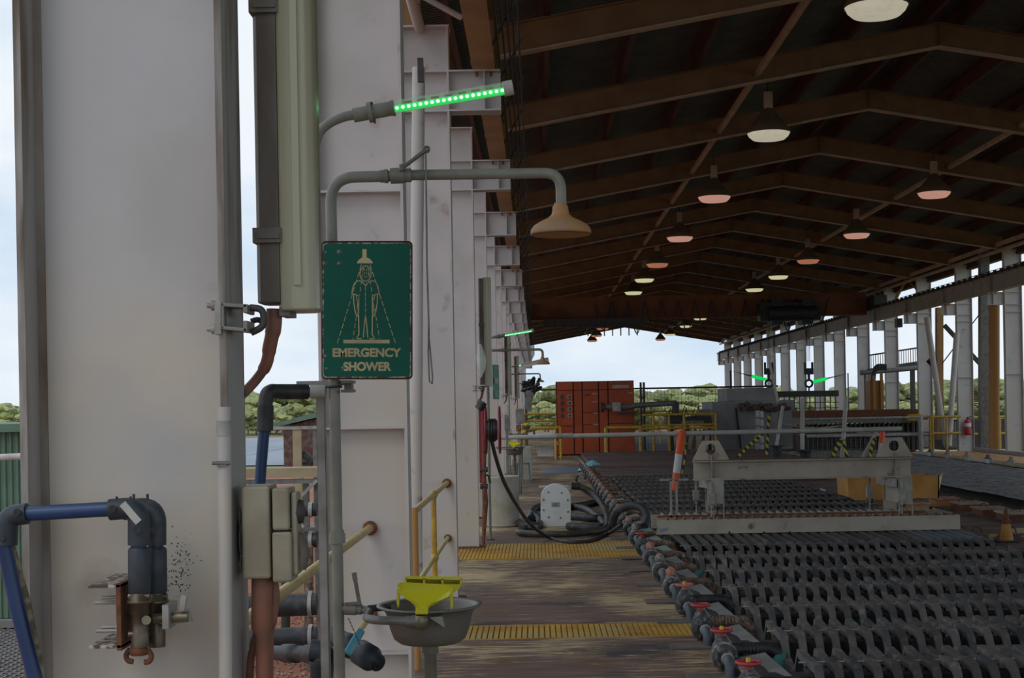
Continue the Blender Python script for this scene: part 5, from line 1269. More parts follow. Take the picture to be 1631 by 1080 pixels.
# ------------------------------------------------------------------ barrier rail, bollards, cones, hazard tape
YR = 24.2; YP = 37.0
a, b = at(795, 697, 17.0), at(1436, 683, YR)
t = thing('barrier_rail', 'long white PVC pipe used as a barrier rail across the cells', 'rail', at(1082, 780, YR)); 
MB().tube([at(795, 697, YR), at(880, 695, YR), at(1436, 683, YR)], .04, 14, rs=[.036, .038, .042]).build('tube', 'pvcw', t)
MB().tube([at(886, 694.5, YR), at(912, 694, YR)], .046, 14).build('tape_wrap', 'lgrey', t)
def bollard(Y, x0, y0, x1, y1, w, label, bands=True):
    a, b = at(x0, y0, Y), at(x1, y1, Y); t = thing('delineator_post', label, 'bollard', a, 'orange and white delineator posts')
    pr = [0, .30, .62, 1.0]
    for i, mm in enumerate(('orange', 'bwhite', 'orange')):
        p, q = a.lerp(b, pr[i]), a.lerp(b, pr[i+1]); MB().tube([p, q], w, 14).build('band' if i != 1 else 'reflective_band', mm, t)
    MB().tube([b, b+(b-a)*.035], w, 14, rs=[w*.9, w*.55]).build('cap', 'orange', t)
    return t
bollard(YR-.06, 1074, 781, 1086, 688, .062, 'leaning orange post with white band holding the white barrier rail')
m = MB()
def tape(pts, Y, l, wd=.045):
    m = MB(); P_ = [at(px, py, Y) for px, py in pts]
    for p, q in zip(P_[:-1], P_[1:]): m.beam(p, q, wd, .004, up=(0, 1, 0))
    return m.build('hazard_tape', 'tape', None, l, 'tape', 'black and yellow hazard tape')
tape([(1093, 705), (1091, 730), (1086, 755)], YR-.05, 'hazard tape hanging beside the leaning orange post', .03)
tape([(1216, 690), (1195, 708), (1175, 728)], YP-.15, 'hazard tape stretched diagonally from the white rail, left of the black pots', .08)
tape([(1225, 660), (1223, 690), (1221, 724)], YP-.15, 'hazard tape hanging straight down left of the black pots', .07)
tape([(1341, 700), (1333, 712), (1326, 728)], YP-.15, 'left tail of the hazard tape tied to the white post', .1)
tape([(1343, 700), (1346, 716), (1350, 730)], YP-.15, 'right tail of the hazard tape tied to the white post', .09)
tape([(1394, 698), (1388, 712), (1386, 728)], YP-.15, 'hazard tape on the slanting pole beside the red cone', .09)
for (x0, y0, x1, y1, r, l) in ((1341, 729, 1348, 631, .035, 'white post rising past the white rail with hazard tape tied on'), (1278, 716, 1278, 634, .035, 'upright white post standing in the right black pot'), (1237, 710, 1247, 647, .028, 'leaning white post standing in the left black pot'),
                          (1374, 729, 1397, 686, .03, 'slanting pinkish pole tied to the white rail')):
    t = small('barrier_post', l, 'post', 'pvcw' if x0 != 1374 else 'paint', lambda m: m.tube([at(x0, y0, YP), at(x1, y1, YP)], r*1.5, 12), 'barrier posts')
for (px, w_, y0, y1, l) in ((1237, .115, 710, 731, 'left black weighted pot base behind the lifting frame beam'), (1283, .12, 718, 731, 'right dark green weighted pot base behind the lifting frame beam')):
    w_ *= 1.5; c = at(px, y1, YP); z1 = at(px, y0, YP).z; t = thing('pot_base', l, 'base', (c.x, YP, c.z), 'pot bases'); 
    MB().lathe([(w_*.75, c.z), (w_*.85, z1-.02)], (c.x, YP, 0), n=20).build('pot', 'black', t); MB().lathe([(0, z1+.012), (w_*1.6, z1+.008), (w_*1.6, z1-.012), (w_*.8, z1-.02)], (c.x, YP, 0), n=20).build('rim', 'upvc', t)
Yc3 = YP-.2; c = at(1404, 730, Yc3); t = thing('traffic_cone', 'red and white traffic cone hung on the right end of the white rail', 'cone', at(1404, 728, Yc3))
MB().tube([at(1406, 682, Yc3), at(1404, 706, Yc3)], .05, 16, rs=[.05, .08]).build('upper_cone', 'orange', t)
MB().tube([at(1404, 706, Yc3), at(1403, 729, Yc3)], .05, 16, rs=[.08, .085]).build('lower_band', 'white', t)
small('cloth_rope', 'twisted beige cloth rope sagging along the barrier rail', 'rope', 'beige', lambda m: m.tube(spline([at(1228, 664, YP+.1), at(1250, 676, YP+.1), at(1300, 682, YP+.1), at(1342, 679, YP+.1), at(1372, 690, YP+.1), at(1400, 686, YP+.1)], 6), .022, 8))
# ------------------------------------------------------------------ things along the far aisle
def fl_at(px, py, z=0):
    dx, dy = px-VX, py-VY; b = dy*cr_+dx*sr_; return at(px, py, (H-z)*F/b)
c = fl_at(801, 838); t = thing('white_drum', 'white cylindrical drum with rim standing against the left columns', 'drum', c)
MB().lathe([(0, 0), (.225, 0), (.23, .02), (.23, .66), (.238, .67), (.238, .69), (.225, .69), (.222, .67), (0, .665)], c, n=40).build('body', 'drum', t)
MB().lathe([(.239, .02), (.239, .035), (.225, .035)], c, n=40).build('base_ring', 'beige', t)
c = fl_at(886, 838)
t = thing('arched_housing', 'white arch-topped bolted housing standing on the aisle among hoses', 'housing', c)
Yh = c.y; hx, hz = .205, .58
pts = [(c.x-hx-.01, .0), (c.x+hx-.01, .0)]+[(c.x+hx*math.cos(a)+.0, hz-.19+.19*math.sin(a)) for a in [PI*i/14 for i in range(15)]]
MB().prism(pts, 'Y', Yh-.10, Yh+.10).build('shell', 'whitep', t, bev=.006)
m = MB()
for i, (dx, dz) in enumerate(((-.10, .47), (.08, .46), (-.17, .37), (.16, .36), (-.17, .23), (.16, .20), (-.10, .13), (.06, .12))):
    MB().lathe([(0, .012), (.010, .01), (.014, 0)], (c.x+dx, Yh-.10, dz), 'Y', 10).build('bolt', 'grey', t)
MB().box(c.x-.06, c.x+.05, Yh-.104, Yh-.10, .27, .33).build('label_plate', 'glaze', t)
m = MB()
for i in range(4): m.box(c.x-.04+.012*(i % 2), c.x+.035-.02*(i % 3), Yh-.1055, Yh-.104, .28+i*.012, .284+i*.012)
m.build('label_print', 'dark', t)
MB().tube([at(910, 774, Yh), at(924, 775, Yh)], .05, 14).build('outlet', 'black', t)
def hose(name, label, pts, r, mm='hose', grp='hoses on the aisle'):
    t = MB().tube(spline(pts, 8), r, 12).build(name, mm, None, label, 'hose', grp); return t
g_ = lambda px, py, r=.05: fl_at(px, py, r)
hose('hose', 'thick olive hose arching from the white housing down to the floor', [at(915, 776, 19.9), at(928, 777, 19.9), at(945, 787, 19.8), at(960, 805, 19.3), at(968, 828, 18.9), g_(962, 843), g_(930, 849), g_(880, 851), g_(835, 849), g_(826, 846), g_(836, 841), g_(858, 841)], .042)
hose('hose', 'black hose coil lying behind the arched white housing', [g_(846, 826), g_(852, 820), g_(900, 822), g_(950, 826), g_(972, 820), g_(975, 806), g_(955, 800), g_(920, 806), g_(880, 812)], .055, 'black')
hose('hose', 'second black hose coil lying left of the white housing', [g_(826, 832), g_(840, 838), g_(858, 836), g_(858, 826), g_(846, 816), g_(862, 806), g_(900, 806), g_(936, 812), g_(964, 836), g_(940, 840), g_(905, 838)], .05, 'blackp')
hose('hose', 'small black hose looping from the far aisle to the valve line', [at(932, 762, 26), at(922, 756, 27), g_(918, 766), g_(928, 780), g_(946, 790), g_(958, 800), g_(962, 812)], .025, 'black')
hose('hose', 'black hose bend arching over the valve line left of the lifting frame', [at(975, 835, 17.5), at(982, 816, 17.4), at(1002, 806, 17.3), at(1020, 808, 17.2), at(1030, 822, 17.1), at(1026, 838, 17.0)], .05, 'blackp')
hose('hose', 'thin black hose hanging from the red reel to the valve line', [at(783, 700, 16.35), at(790, 730, 16.4), at(803, 768, 16.6), at(824, 806, 16.9), at(846, 836, 17.1), g_(875, 856, .03), g_(905, 863, .03), g_(940, 861, .03), g_(968, 850, .03), at(990, 836, 17.6)], .022, 'black')
# hose reel
Yr_ = 16.35; cx = at(784, 685, Yr_); t = thing('hose_reel', 'dark red hose reel with black hose mounted on the fourth left column', 'hose reel', at(784, 730, Yr_), 'wall mounted gear')
for px in (774, 796):
    x = at(px, 685, Yr_).x; m = MB(); m.ring((x, Yr_, cx.z), .26, .012, 'X', 36, 6)
    for i in range(6): a = PI*i/3; m.beam((x, Yr_, cx.z), (x, Yr_+.26*math.cos(a), cx.z+.26*math.sin(a)), .012, .02)
    m.build('flange', 'hred', t)
m = MB()
for i in range(6): m.ring((cx.x-.03+i*.014, Yr_, cx.z), .12-.012*(i % 2), .014, 'X', 30, 8)
m.cyl((cx.x-.06, Yr_, cx.z), (cx.x+.06, Yr_, cx.z), .11, n=24); m.build('coiled_hose', 'black', t)
MB().box(at(763, 700, Yr_).x, at(768, 700, Yr_).x, Yr_-.03, Yr_+.03, at(765, 770, Yr_).z, at(765, 636, Yr_).z).cyl((at(763, 700, Yr_).x, Yr_, cx.z), (cx.x-.05, Yr_, cx.z), .02).build('bracket', 'hred', t)
t = thing('service_pipe', 'brown-black service pipe with taps running down beside the hose reel', 'pipe', fl_at(770, 868))
Yq = 16.3
MB().tube([at(771, 690, Yq), at(771, 760, Yq), at(773, 800, Yq), at(770, 868, Yq)], .022, 12, rs=[.03, .024, .034, .018]).build('pipe', 'rust', t)
MB().tube([at(769, 640, Yq), at(770, 690, Yq)], .024, 12).build('red_pipe', 'hred', t)
MB().tube([at(762, 652, Yq), at(770, 640, Yq)], .05, 12).build('rubber_boot', 'black', t)
MB().tube([at(768, 755, Yq), at(778, 758, Yq), at(781, 770, Yq)], .014, 8).build('tap', 'black', t)
for py in (748, 775): MB().tube([at(765, py, Yq), at(777, py, Yq)], .03, 12).build('collar', 'black', t)
# bag hung up on lamp bracket, cable drops and boxes on farther columns
small('crumpled_bag', 'crumpled clear plastic bag hanging beside the second batten light', 'bag', 'clear', lambda m: m.tube([at(764, 548, 16.7), at(766, 570, 16.7), at(767, 588, 16.7), at(766, 602, 16.7)], .05, 10, rs=[.02, .06, .045, .005]))
for (px, py, w_, h_, Y, l, mm) in ((808, 674, 9, 24, 21.0, 'small grey isolator box below the third batten light', 'grey'), (828, 663, 14, 24, 27, 'pale grey electrical box on the far left columns', 'lgrey'), (826, 682, 8, 10, 26.9, 'orange box hanging below the pale electrical box', 'orangew'), (806, 652, 9, 18, 21.1, 'white electrical box on the far left columns', 'white')):
    a, b = at(px-w_/2, py-h_/2, Y), at(px+w_/2, py+h_/2, Y)
    t = thing('electrical_box', l, 'electrical box', ((a.x+b.x)/2, Y, b.z), 'electrical boxes on far left columns')
    MB().box(a.x, b.x, Y-.06, Y+.1, b.z, a.z).build('case', mm, t, bev=.005); MB().box(a.x+.02, b.x-.02, Y-.068, Y-.06, b.z+.03, a.z-.03).build('lid', mm, t)
    MB().tube([((a.x+b.x)/2, Y, b.z), ((a.x+b.x)/2, Y, 0)], .012, 8).build('conduit', 'grey', t)
m = MB()
random.seed(4)
for i in range(16):
    p = at(838+random.uniform(-8, 10), 618+random.uniform(-12, 14), 30); q = at(852+random.uniform(-10, 12), 612+random.uniform(-14, 8), 30+random.uniform(-.2, .2)); m.tube(spline([p, (p+q)/2+Vector((0, .1, random.uniform(-.15, .1))), q], 4), .03, 6)
m.build('black_bundle', 'black', None, 'tangled bundle of black straps hanging on the far left columns', 'bundle')
m = MB()
for i in range(6): m.tube([at(840+i*2, 622, 30), at(836+i*1.5, 650+i, 30)], .02, 6)
m.build('grey_straps', 'grey', None, 'grey straps dangling under the black bundle', 'straps')
# teal stool, crates, tables
t = thing('teal_stool', 'teal plastic stool behind the second eyewash', 'stool', fl_at(834, 768)); c = fl_at(834, 768)
z1 = at(834, 737, c.y).z
MB().box(c.x-.15, c.x+.15, c.y-.14, c.y+.14, z1-.03, z1).build('seat', 'teal', t, bev=.01)
for a in (-1, 1):
    for b in (-1, 1): MB().beam((c.x+a*.15, c.y+b*.14, 0), (c.x+a*.12, c.y+b*.11, z1-.02), .03, .03).build('leg', 'teal', t)
c = fl_at(866, 731); Yb_ = c.y
t = thing('work_bench', 'brown timber bench with white slatted crate beside the orange cabinets', 'bench', c)
xa, xb = PX(840, Yb_), PX(888, Yb_)
MB().box(xa, xb, Yb_, Yb_+1.0, at(866, 709, Yb_).z, at(866, 704, Yb_).z).build('top', 'beige', t)
for x in (xa+.06, xb-.06):
    for y in (Yb_+.05, Yb_+.9): MB().box(x-.04, x+.04, y-.04, y+.04, 0, at(866, 709, Yb_).z).build('leg', 'rust', t)
c2 = Yb_+.2
t = thing('slatted_crate', 'white slatted crate under the timber bench', 'crate', (PX(867, c2), c2, .05))
for i in range(12): x = PX(855, c2)+(PX(880, c2)-PX(855, c2))*i/12; MB().box(x, x+.03, c2, c2+.4, .1, .38).build('slat', 'bwhite', t)
MB().box(PX(855, c2), PX(880, c2), c2-.01, c2, .33, .38).box(PX(855, c2), PX(880, c2), c2-.01, c2, .08, .13).build('rim', 'bwhite', t)
small('pale_cabinet', 'pale box cabinet standing beyond the teal stool', 'cabinet', 'drum', lambda m: m.box(PX(822, 32), PX(846, 32), 32, 32.6, 0, at(834, 712, 32).z), bev=.01)
# yellow end railing
def yrail(name, label, Y, x0, x1, ys, posts, y0b=None, r=.035, mm='yel'):
    a, b = PX(x0, Y), PX(x1, Y); t = thing(name, label, 'railing', ((a+b)/2, Y, 0), 'yellow railings at the far end')
    for py in ys: z = at((x0+x1)/2, py, Y).z; MB().tube([(a, Y, z), (b, Y, z)], r, 8).build('rail', mm, t)
    zt = at((x0+x1)/2, min(ys), Y).z
    for px in posts: MB().tube([(PX(px, Y), Y, 0), (PX(px, Y), Y, zt)], r, 8).build('post', mm, t)
yrail('yellow_railing', 'yellow railing left of the orange cabinets', 49, 800, 888, (660, 671, 684), (835, 886))
yrail('yellow_railing', 'low yellow railing by the timber bench', 44, 846, 892, (681,), (884, 892))
yrail('yellow_railing', 'square yellow guard frame in front of the right-hand orange cabinet', 45, 964, 1021, (681, 726), (964, 1019), r=.05)
yrail('yellow_railing', 'yellow guard railing between the two fence posts and the grey block', 46, 1022, 1140, (677, 682, 660), (1040, 1065, 1089, 1139), r=.04)
yrail('yellow_railing', 'distant yellow railing seen through the mesh fence', 58, 1015, 1140, (655,), (1050, 1075, 1105), r=.03)
yrail('yellow_railing', 'thick double yellow gate post with rails left of the fire extinguisher', YK(9)-1.0, 1481, 1530, (664, 690), (1481, 1485, 1507))
yrail('yellow_railing', 'yellow railing right of the fire extinguisher', YK(9)+.3, 1545, 1600, (664.5, 691), (1563, 1592))
yrail('yellow_railing', 'yellow rail stubs at the right picture edge', YK(8)+.2, 1616, 1700, (667, 696), (1690,))
# orange cabinets
Yk = 47.0; t = thing('orange_switchboard', 'tall orange switchboard cabinets with doors at the far end of the aisle', 'cabinet', (PX(948, Yk), Yk, 0))
def cz(py, px=948): return at(px, py, Yk).z
xa, xb = PX(886, Yk), PX(1010, Yk); zt = cz(607)
MB().box(xa, xb, Yk, Yk+.9, 0, zt).build('carcass', 'cabd', t)
cols_ = [(887, 913), (914, 927), (928, 953), (954, 968), (969, 1010)]
for i, (p, q) in enumerate(cols_):
    a, b = PX(p, Yk)+.012, PX(q, Yk)-.006
    MB().box(a, b, Yk-.03, Yk, cz(621)+.01, zt-.02).build('top_panel', 'cabinet', t)
    brk_ = {0: (621, 678, 723), 1: (621, 723), 2: (621, 657, 676, 723), 3: (621, 723), 4: (621, 675, 723)}[i]
    for u, v in zip(brk_[:-1], brk_[1:]): MB().box(a, b, Yk-.035, Yk, cz(v)+.01, cz(u)-.01).build('door', 'cabinet', t)
for (p, q, y0, y1, mm) in ((976, 1002, 614, 619, 'lgrey'),): MB().box(PX(p, Yk), PX(q, Yk), Yk-.035, Yk-.03, cz(y1), cz(y0)).build('name_plate', mm, t)
for i in range(4):
    y0 = 628+i*10
    MB().box(PX(904, Yk), PX(911, Yk), Yk-.05, Yk-.035, cz(y0+6), cz(y0)).build('meter', 'lgrey', t)
    MB().box(PX(905.5, Yk), PX(909.5, Yk), Yk-.055, Yk-.05, cz(y0+5), cz(y0+1.5)).build('dial', 'dark', t)
    MB().box(PX(893, Yk), PX(898, Yk), Yk-.05, Yk-.035, cz(y0+7), cz(y0)).build('switch', 'dark', t)
for (px, py) in ((936, 629), (948, 627), (948, 640), (948, 658), (948, 676), (1004, 627)):
    MB().box(PX(px-4, Yk), PX(px+4, Yk), Yk-.042, Yk-.035, cz(py+1), cz(py-1)).build('label_strip', 'lgrey' if px != 936 else 'dark', t)
# mesh fence
Yf = 51.0
def mesh_fence(label, px0, px1, topL, topR, bot, step=.12, Y=Yf, posts=(), mm='dark', rows=None):
    a, b = PX(px0, Y), PX(px1, Y); z1 = at((px0+px1)/2, (topL+topR)/2, Y).z; z0 = at((px0+px1)/2, bot, Y).z
    t = thing('mesh_fence', label, 'fence', ((a+b)/2, Y, 0), 'mesh fences'); m = MB(); x = a
    while x < b: m.box(x-.004, x+.004, Y-.003, Y+.003, z0, z1); x += step
    z = z0
    while z < z1: m.box(a, b, Y-.003, Y+.003, z-.004, z+.004); z += rows or .35
    m.build('wire_mesh', mm, t, kind='stuff'); MB().tube([(a, Y, z1), (b, Y, z1)], .03, 8).build('top_rail', 'dark' if mm == 'dark' else mm, t)
    for px in posts: MB().tube([(PX(px, Y), Y, 0), (PX(px, Y), Y, z1+.22)], .04, 8).build('post', 'dark' if mm == 'dark' else mm, t)
mesh_fence('dark wire mesh fence left of the orange cabinets', 836, 888, 621, 621, 722, posts=(838,))
mesh_fence('dark wire mesh fence between the orange cabinets and grey block', 1010, 1240, 618, 616, 722, posts=(1021, 1026))
mesh_fence('pale fine mesh screen in front of the rusty stripping bench', 1268, 1482, 692, 690, 718, step=.07, Y=43, mm='grey', rows=.07)
small('mid_rail', 'grey pipe rail across the fine mesh screen', 'rail', 'lgrey', lambda m: m.tube([at(1285, 695, 42.9), at(1480, 692, 42.9)], .05, 8))
small('thin_rail', 'upper grey pipe rail in front of the rusty stripping bench', 'rail', 'lgrey', lambda m: m.tube([at(1276, 668, 42.9), at(1490, 664, 42.9)], .035, 8))
small('grey_post', 'slim grey post ending the mesh screen', 'post', 'lgrey', lambda m: m.tube([(PX(1466, 42.8), 42.8, 0), at(1466, 664, 42.8)], .07, 10))
# pipe arm and machine
Yp_ = 46.5; t = thing('pipe_boom', 'grey flanged pipe arm reaching left in front of the orange cabinets', 'machine', at(1076, 680, Yp_))
MB().tube([at(958, 649, Yp_), at(966, 648, Yp_), at(980, 648, Yp_), at(1000, 648, Yp_), at(1022, 645, Yp_), at(1078, 642, Yp_)], .1, 12, rs=[.11, .09, .14, .10, .09, .09]).build('arm', 'grey', t)
MB().tube([at(957, 649, Yp_), at(962, 649, Yp_)], .16, 12).tube([at(1076, 640, Yp_), at(1076, 662, Yp_)], .12, 10).build('flange', 'dark', t)
MB().box(PX(975, Yp_), PX(988, Yp_), Yp_-.2, Yp_+.1, at(980, 655, Yp_).z, at(980, 641, Yp_).z).build('actuator', 'lgrey', t)
MB().beam(at(985, 659, Yp_), at(1014, 658, Yp_), .08, .08).build('under_bar', 'dark', t)
MB().prism([(p.x, p.z) for p in (at(1062, 664, Yp_), at(1070, 660, Yp_), at(1098, 664, Yp_), at(1133, 660, Yp_), at(1135, 679, Yp_), at(1062, 678, Yp_))], 'Y', Yp_, Yp_+1).build('machine_bed', 'dark', t)
MB().box(PX(1084, Yp_), PX(1120, Yp_), Yp_-.05, Yp_, at(1100, 676, Yp_).z, at(1100, 670, Yp_).z).build('panel', 'grey', t)
MB().box(PX(1112, Yp_), PX(1132, Yp_), Yp_-.1, Yp_+.6, at(1120, 663, Yp_).z, at(1120, 652, Yp_).z).build('motor', 'grey', t)
m = MB(); random.seed(9)
for i in range(9): m.beam(at(1066+i*6, 664, Yp_+.3), at(1068+i*6+random.uniform(-6, 6), 650+random.uniform(-4, 6), Yp_+.3), .03, .03)
m.build('levers', 'dark', t)
for px in (1070, 1095, 1130): MB().box(PX(px, Yp_)-.06, PX(px, Yp_)+.06, Yp_+.1, Yp_+.25, 0, at(px, 678, Yp_).z).build('leg', 'dark', t)
for i in range(6): small('brown_bag', '%s brown hanging strip under the machine bed' % ORD[i], 'strip', 'beige' if i % 2 else 'brownc', lambda m: m.beam(at(1090+i*7, 716, Yp_-.3), at(1094+i*7, 684, Yp_-.3), .10, .05), 'hanging strips')
# concrete / steel block
Yg = 48.0; t = thing('grey_steel_block', 'big grey stepped machine housing beside the stripping bench', 'machine', (PX(1190, Yg), Yg, 0))
MB().box(PX(1134, Yg), PX(1238, Yg), Yg, Yg+3, 0, at(1180, 639, Yg).z).build('lower_block', 'conc', t, bev=.02)
MB().box(PX(1158, Yg), PX(1236, Yg), Yg+.05, Yg+2.5, at(1180, 639, Yg).z, at(1195, 618, Yg).z).build('upper_block', 'conc', t, bev=.02)
MB().box(PX(1238, Yg), PX(1268, Yg), Yg+.3, Yg+3, 0, at(1250, 637, Yg).z).build('side_block', 'conc', t)
MB().box(PX(1134, Yg), PX(1268, Yg), Yg-.3, Yg, 0, at(1180, 714, Yg).z).build('kerb', 'conc', t)
MB().tube([at(1172, 650, Yg-.02), at(1176, 680, Yg-.02), at(1180, 714, Yg-.02)], .03, 6).build('cable', 'black', t)
m = MB(); random.seed(3)
for i in range(14): p = at(1178+i*5.5, 649+random.uniform(-5, 4), Yg-.15); m.tube([p, p+Vector((random.uniform(.05, .2), 0, random.uniform(-.1, .1)))], random.uniform(.05, .13), 8)
m.build('hose_cluster', 'brownc', t)
for (x, y0, y1, l) in ((1206, 654, 720, 'left'), (1212, 655, 722, 'right')):
    m = MB()
    for j in range(5): p = at(x, y0+(y1-y0)*j/5, Yg-.6); q = at(x+1, y0+(y1-y0)*(j+.75)/5, Yg-.6); m.tube([p, q], .07, 8)
    m.build('bottle_string', 'bwhite', None, 'string of white plastic floats hanging at the grey block, %s one' % l, 'floats')
# stripping bench
Yb_ = 44.0; t = thing('stripping_bench', 'rusty long bench machine with yellow motor behind the mesh screen', 'machine', (PX(1370, Yb_), Yb_, 0))
a, b = PX(1272, Yb_), PX(1462, Yb_)
def bz(py): return at(1370, py, Yb_).z
MB().box(a, b, Yb_, Yb_+1.2, bz(664), bz(653)).build('rusty_beam', 'rust', t)
MB().box(a, b, Yb_+.05, Yb_+1.2, bz(674), bz(664)).build('grey_channel', 'grey', t)
m = MB()
for i in range(26): x = a+(b-a)*i/25; m.box(x-.03, x+.03, Yb_+.1, Yb_+.3, bz(718), bz(674))
m.build('hung_plates', 'dark', t, kind='stuff')
MB().box(a, b, Yb_+.5, Yb_+1.1, 0, bz(676)).build('body', 'purlin', t)
for i in range(7): x = a+(b-a)*(.08+.13*i); MB().box(x, x+.28, Yb_+.44, Yb_+.5, bz(716), bz(682)).build('side_panel', 'grey', t)
c = at(1454, 665, Yb_); MB().box(c.x-.2, c.x+.2, Yb_-.25, Yb_+.1, c.z-.1, c.z+.1).cyl((c.x+.2, Yb_-.1, c.z), (c.x+.42, Yb_-.1, c.z), .08, n=12).build('motor', 'yknob', t, bev=.02)
t = thing('rusty_hopper', 'orange-brown rusty steel hopper behind the stripping bench', 'machine', (PX(1400, 47), 47, 0))
MB().box(PX(1386, 47), PX(1408, 47), 47, 47.6, 0, at(1396, 606, 47).z).build('panel', 'orangeu', t); MB().box(PX(1390, 47), PX(1394, 47), 46.9, 47.0, 0, at(1396, 598, 47).z).box(PX(1402, 47), PX(1406, 47), 46.9, 47.0, 0, at(1396, 594, 47).z).build('post', 'orangeu', t)
# ------------------------------------------------------------------ second cell bank, right kerb
X20, X21 = 7.05, 10.05
t = thing('far_cell_bank', 'dark second bank of cells with closely spaced grey bars on the right', 'tank', (8.5, 30, -.6))
MB().box(X20, X21, 14, 42, -.6, .02).build('tank', 'wallc', t)
m = MB(); y = 14.1
while y < 42:
    for i in range(38):
        x = X20+.05+i*.077; z = .17+random.uniform(-.012, .012)
        m.box(x-.017, x+.017, y, y+P-.01, z-.03, z)
    y += P
m.build('bars', 'barg', t, kind='stuff')
t = thing('side_kerb', 'amber yellow kerb along the foot of the right walkway', 'kerb', (10.5, 30, 0))
MB().box(10.42, 12.2, 14, 41, -.02, .14).build('kerb', 'amber', t)
MB().box(12.2, 14.2, 14, 41, -.02, .14).build('walkway_slab', 'lid', t)
MB().tube([(10.65, 14, .24), (10.65, 31, .24)], .045, 10).build('orange_pipe', 'orangew', t)
MB().box(12.35, 12.45, 14, 41, .14, .24).build('toe_plate', 'lgrey', t)
y = 18.0; i = 0
random.seed(14)
while y < 39:
    m = MB(); a = Vector((10.17, y, .2+.01*random.random())); m.tube([a, a+Vector((random.uniform(-.05, .05), 1.22, 0))], .05, 8)
    m.build('salted_pipe', 'beige' if i % 3 else 'white', None, '%s short cream pipe along the right kerb, counted from the near end' % ORD[min(i, 29)], 'pipe', 'cream pipes along the kerb')
    v = thing('kerb_valve', '%s small dusty valve on the right kerb, counted from the near end' % ORD[min(i, 29)], 'valve', (10.36, y+.6, .14), 'valves on the right kerb')
    MB().lathe([(.0, .22), (.045, .20), (.05, .16), (.10, .13), (.12, .02), (.12, 0)], (10.36, y+.6, .0+.12), n=14).build('body', 'valvew' if i % 3 else 'vpipe', v)
    MB().lathe([(0, .02), (.05, .02), (.05, 0)], (10.36, y+.6, .32), n=10).build('cap', 'red' if i % 2 else 'orangew', v)
    y += 1.25*1.3; i += 1
# extinguisher
Ye = YK(9)-.06; c = at(1541, 680, Ye); c.x = at(1541, 680, Ye).x; z0, z1 = at(1541, 693, Ye).z, at(1541, 668, Ye).z
t = thing('fire_extinguisher', 'red fire extinguisher with white band hanging on the right-hand column', 'extinguisher', (c.x, Ye, z0))
MB().lathe([(0, z0), (.10, z0), (.105, z0+.03), (.105, z1-.08), (.07, z1-.01), (.03, z1)], (c.x, Ye-.02, 0), n=24).build('cylinder', 'fire', t)
MB().lathe([(.1065, z1-.22), (.1065, z1-.12)], (c.x, Ye-.02, 0), n=24).build('label_band', 'bwhite', t)
MB().cyl((c.x, Ye-.02, z1), (c.x, Ye-.02, z1+.07), .03, n=10).beam((c.x, Ye-.02, z1+.06), (c.x+.12, Ye-.02, z1+.09), .03, .02).build('valve_head', 'dark', t)
MB().tube(spline([(c.x+.03, Ye-.05, z1+.04), (c.x+.13, Ye-.05, z1-.05), (c.x+.12, Ye-.05, z0+.2)], 6), .014, 8).build('discharge_hose', 'black', t)
# ------------------------------------------------------------------ beyond the right columns
def outer(name, label, cat, px0, px1, py0, py1, Y, mm, dep=.25, rnd_=False, grp='posts beyond the right columns'):
    a, b = at((px0+px1)/2, py1, Y), at((px0+px1)/2, py0, Y); wd = (px1-px0)*Y/F
    m = MB()
    if rnd_: m.tube([a, b], wd/2, 18)
    else: m.beam(a, b, wd, dep, up=(0, 1, 0))
    return m.build(name, mm, None, label, cat, grp)
outer('brown_pipe_column', 'thick brown round pipe standing behind the eighth right column', 'pipe', 1575, 1592, 470, 722, 40, 'orangeu', rnd_=True)
outer('grey_post', 'grey steel post left of the thick brown pipe', 'post', 1560, 1574, 400, 722, 41, 'grey')
outer('brown_post', 'brown steel post between the diagonal white tubes', 'post', 1491, 1501, 490, 700, 46, 'brownb')
outer('white_brace', 'left white diagonal brace tube leaning between right columns', 'brace', 1490, 1499, 500, 610, 44, 'paint', rnd_=True)
bpy.data.objects.remove(bpy.data.objects['white_brace'])
for (x0, y0, x1, y1, l) in ((1476, 505, 1506, 708, 'white diagonal brace tube leaning left between right columns'), (1524, 530, 1511, 710, 'white diagonal brace tube leaning right beside the extinguisher column'), (1225, 575, 1239, 640, 'thin white diagonal brace at the far right columns')):
    small('white_brace', l, 'brace', 'paint', lambda m: m.tube([at(x0, y0, 43), at(x1, y1, 43)], .085 if x0 > 1300 else .04, 12), 'white diagonal braces')
small('black_ducts', 'black flexible ducts dropping behind the white diagonal brace', 'duct', 'black', lambda m: m.tube(spline([at(1480, 572, 46), at(1492, 590, 46), at(1497, 640, 46), at(1498, 700, 46)], 6), .13, 10))
t = thing('elevated_walkway', 'dark elevated walkway with baluster rail seen between right columns', 'walkway', at(1430, 592, 55))
Yw = 55; a, b = at(1384, 592, Yw), at(1462, 580, Yw)
MB().beam(a, b, .5, .22).build('deck', 'dark', t)
MB().beam(a+Vector((0, 0, .62)), b+Vector((0, 0, .62)), .05, .06).build('handrail', 'dark', t)
for i in range(22): p = a.lerp(b, i/21); MB().beam(p, p+Vector((0, 0, .6)), .02, .03).build('baluster', 'dark', t)
for px in (1392, 1455): x = PX(px, Yw); MB().box(x-.08, x+.08, Yw, Yw+.15, -.9, at(px, 590, Yw).z).build('support', 'dark', t)
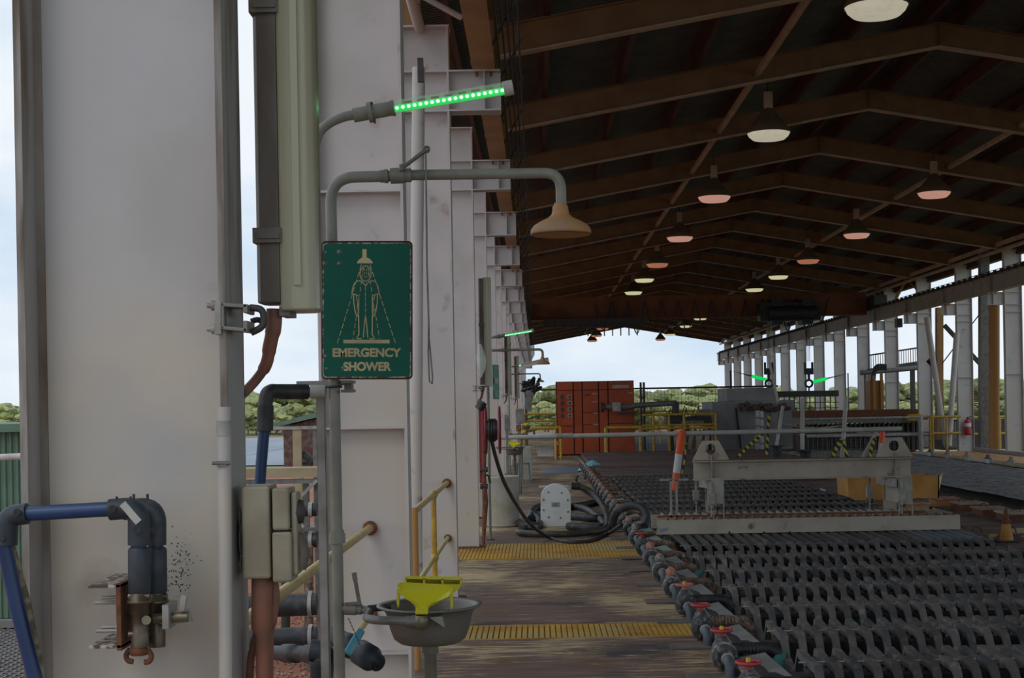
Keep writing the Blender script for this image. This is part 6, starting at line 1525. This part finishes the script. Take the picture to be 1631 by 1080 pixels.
small('cross_pipe', 'grey horizontal pipe below the elevated walkway', 'pipe', 'grey', lambda m: m.tube([at(1370, 594, 52), at(1462, 586, 52)], .09, 12).tube([at(1378, 594, 52.1), (at(1378, 594, 52.1).x, 52.1, -.9)], .05, 8))
small('bent_ducts', 'three black bent pipes entering below the elevated walkway', 'pipe', 'black', lambda m: [m.tube(path([at(1412, 582+i*3, 51), at(1394, 581+i*3, 51), at(1388+i*2, 610, 51)], .2, 6), .05, 8) for i in range(3)])
small('loudspeaker_box', 'black loudspeaker box with cable hanging off the crane beam column', 'loudspeaker', 'black', lambda m: m.box(PX(1431, 44), PX(1440, 44), 44, 44.3, at(1435, 521, 44).z, at(1435, 507, 44).z))
t = thing('louvred_unit', 'dark slatted unit behind the yellow railing on the right', 'unit', at(1555, 700, 45))
for i in range(11): z = at(1553, 626+i*3.4, 45).z; MB().box(PX(1550, 45), PX(1574, 45), 45, 45.1, z-.02, z+.02).build('slat', 'rust', t)
for i in range(10): x = PX(1508+i*3, 45); MB().box(x-.012, x+.012, 45.3, 45.35, .1, at(1520, 672, 45).z).build('bar', 'lgrey', t)
small('dark_tank', 'dark low equipment behind the right yellow railing', 'equipment', 'dark', lambda m: m.box(PX(1500, 46), PX(1600, 46), 46, 47, 0, at(1550, 668, 46).z))
small('diagonal_brace', 'dark diagonal roof brace outside the ninth right column', 'brace', 'dark', lambda m: m.beam(at(1504, 518, 45), at(1580, 600, 45), .12, .12).beam(at(1568, 490, 45), at(1500, 580, 45), .03, .03))
for (y0, px) in ((5, 1430), ):
    m = MB(); k = 11
for k in (10, 11):
    m = MB(); yy = YK(k)+.5; z = soff(XI)
    m.beam((XRI+.25, YK(k)+.1, H+3.4), (XRI+.25, YK(k)+2.2, z+.2), .07, .07).beam((XRI+.25, YK(k)+4.4, H+3.4), (XRI+.25, YK(k)+2.3, z+.2), .07, .07)
    m.build('eave_brace', 'brownb', None, 'V-shaped brace under the eave after the %s right column' % ORD[k-8], 'brace', 'eave braces')
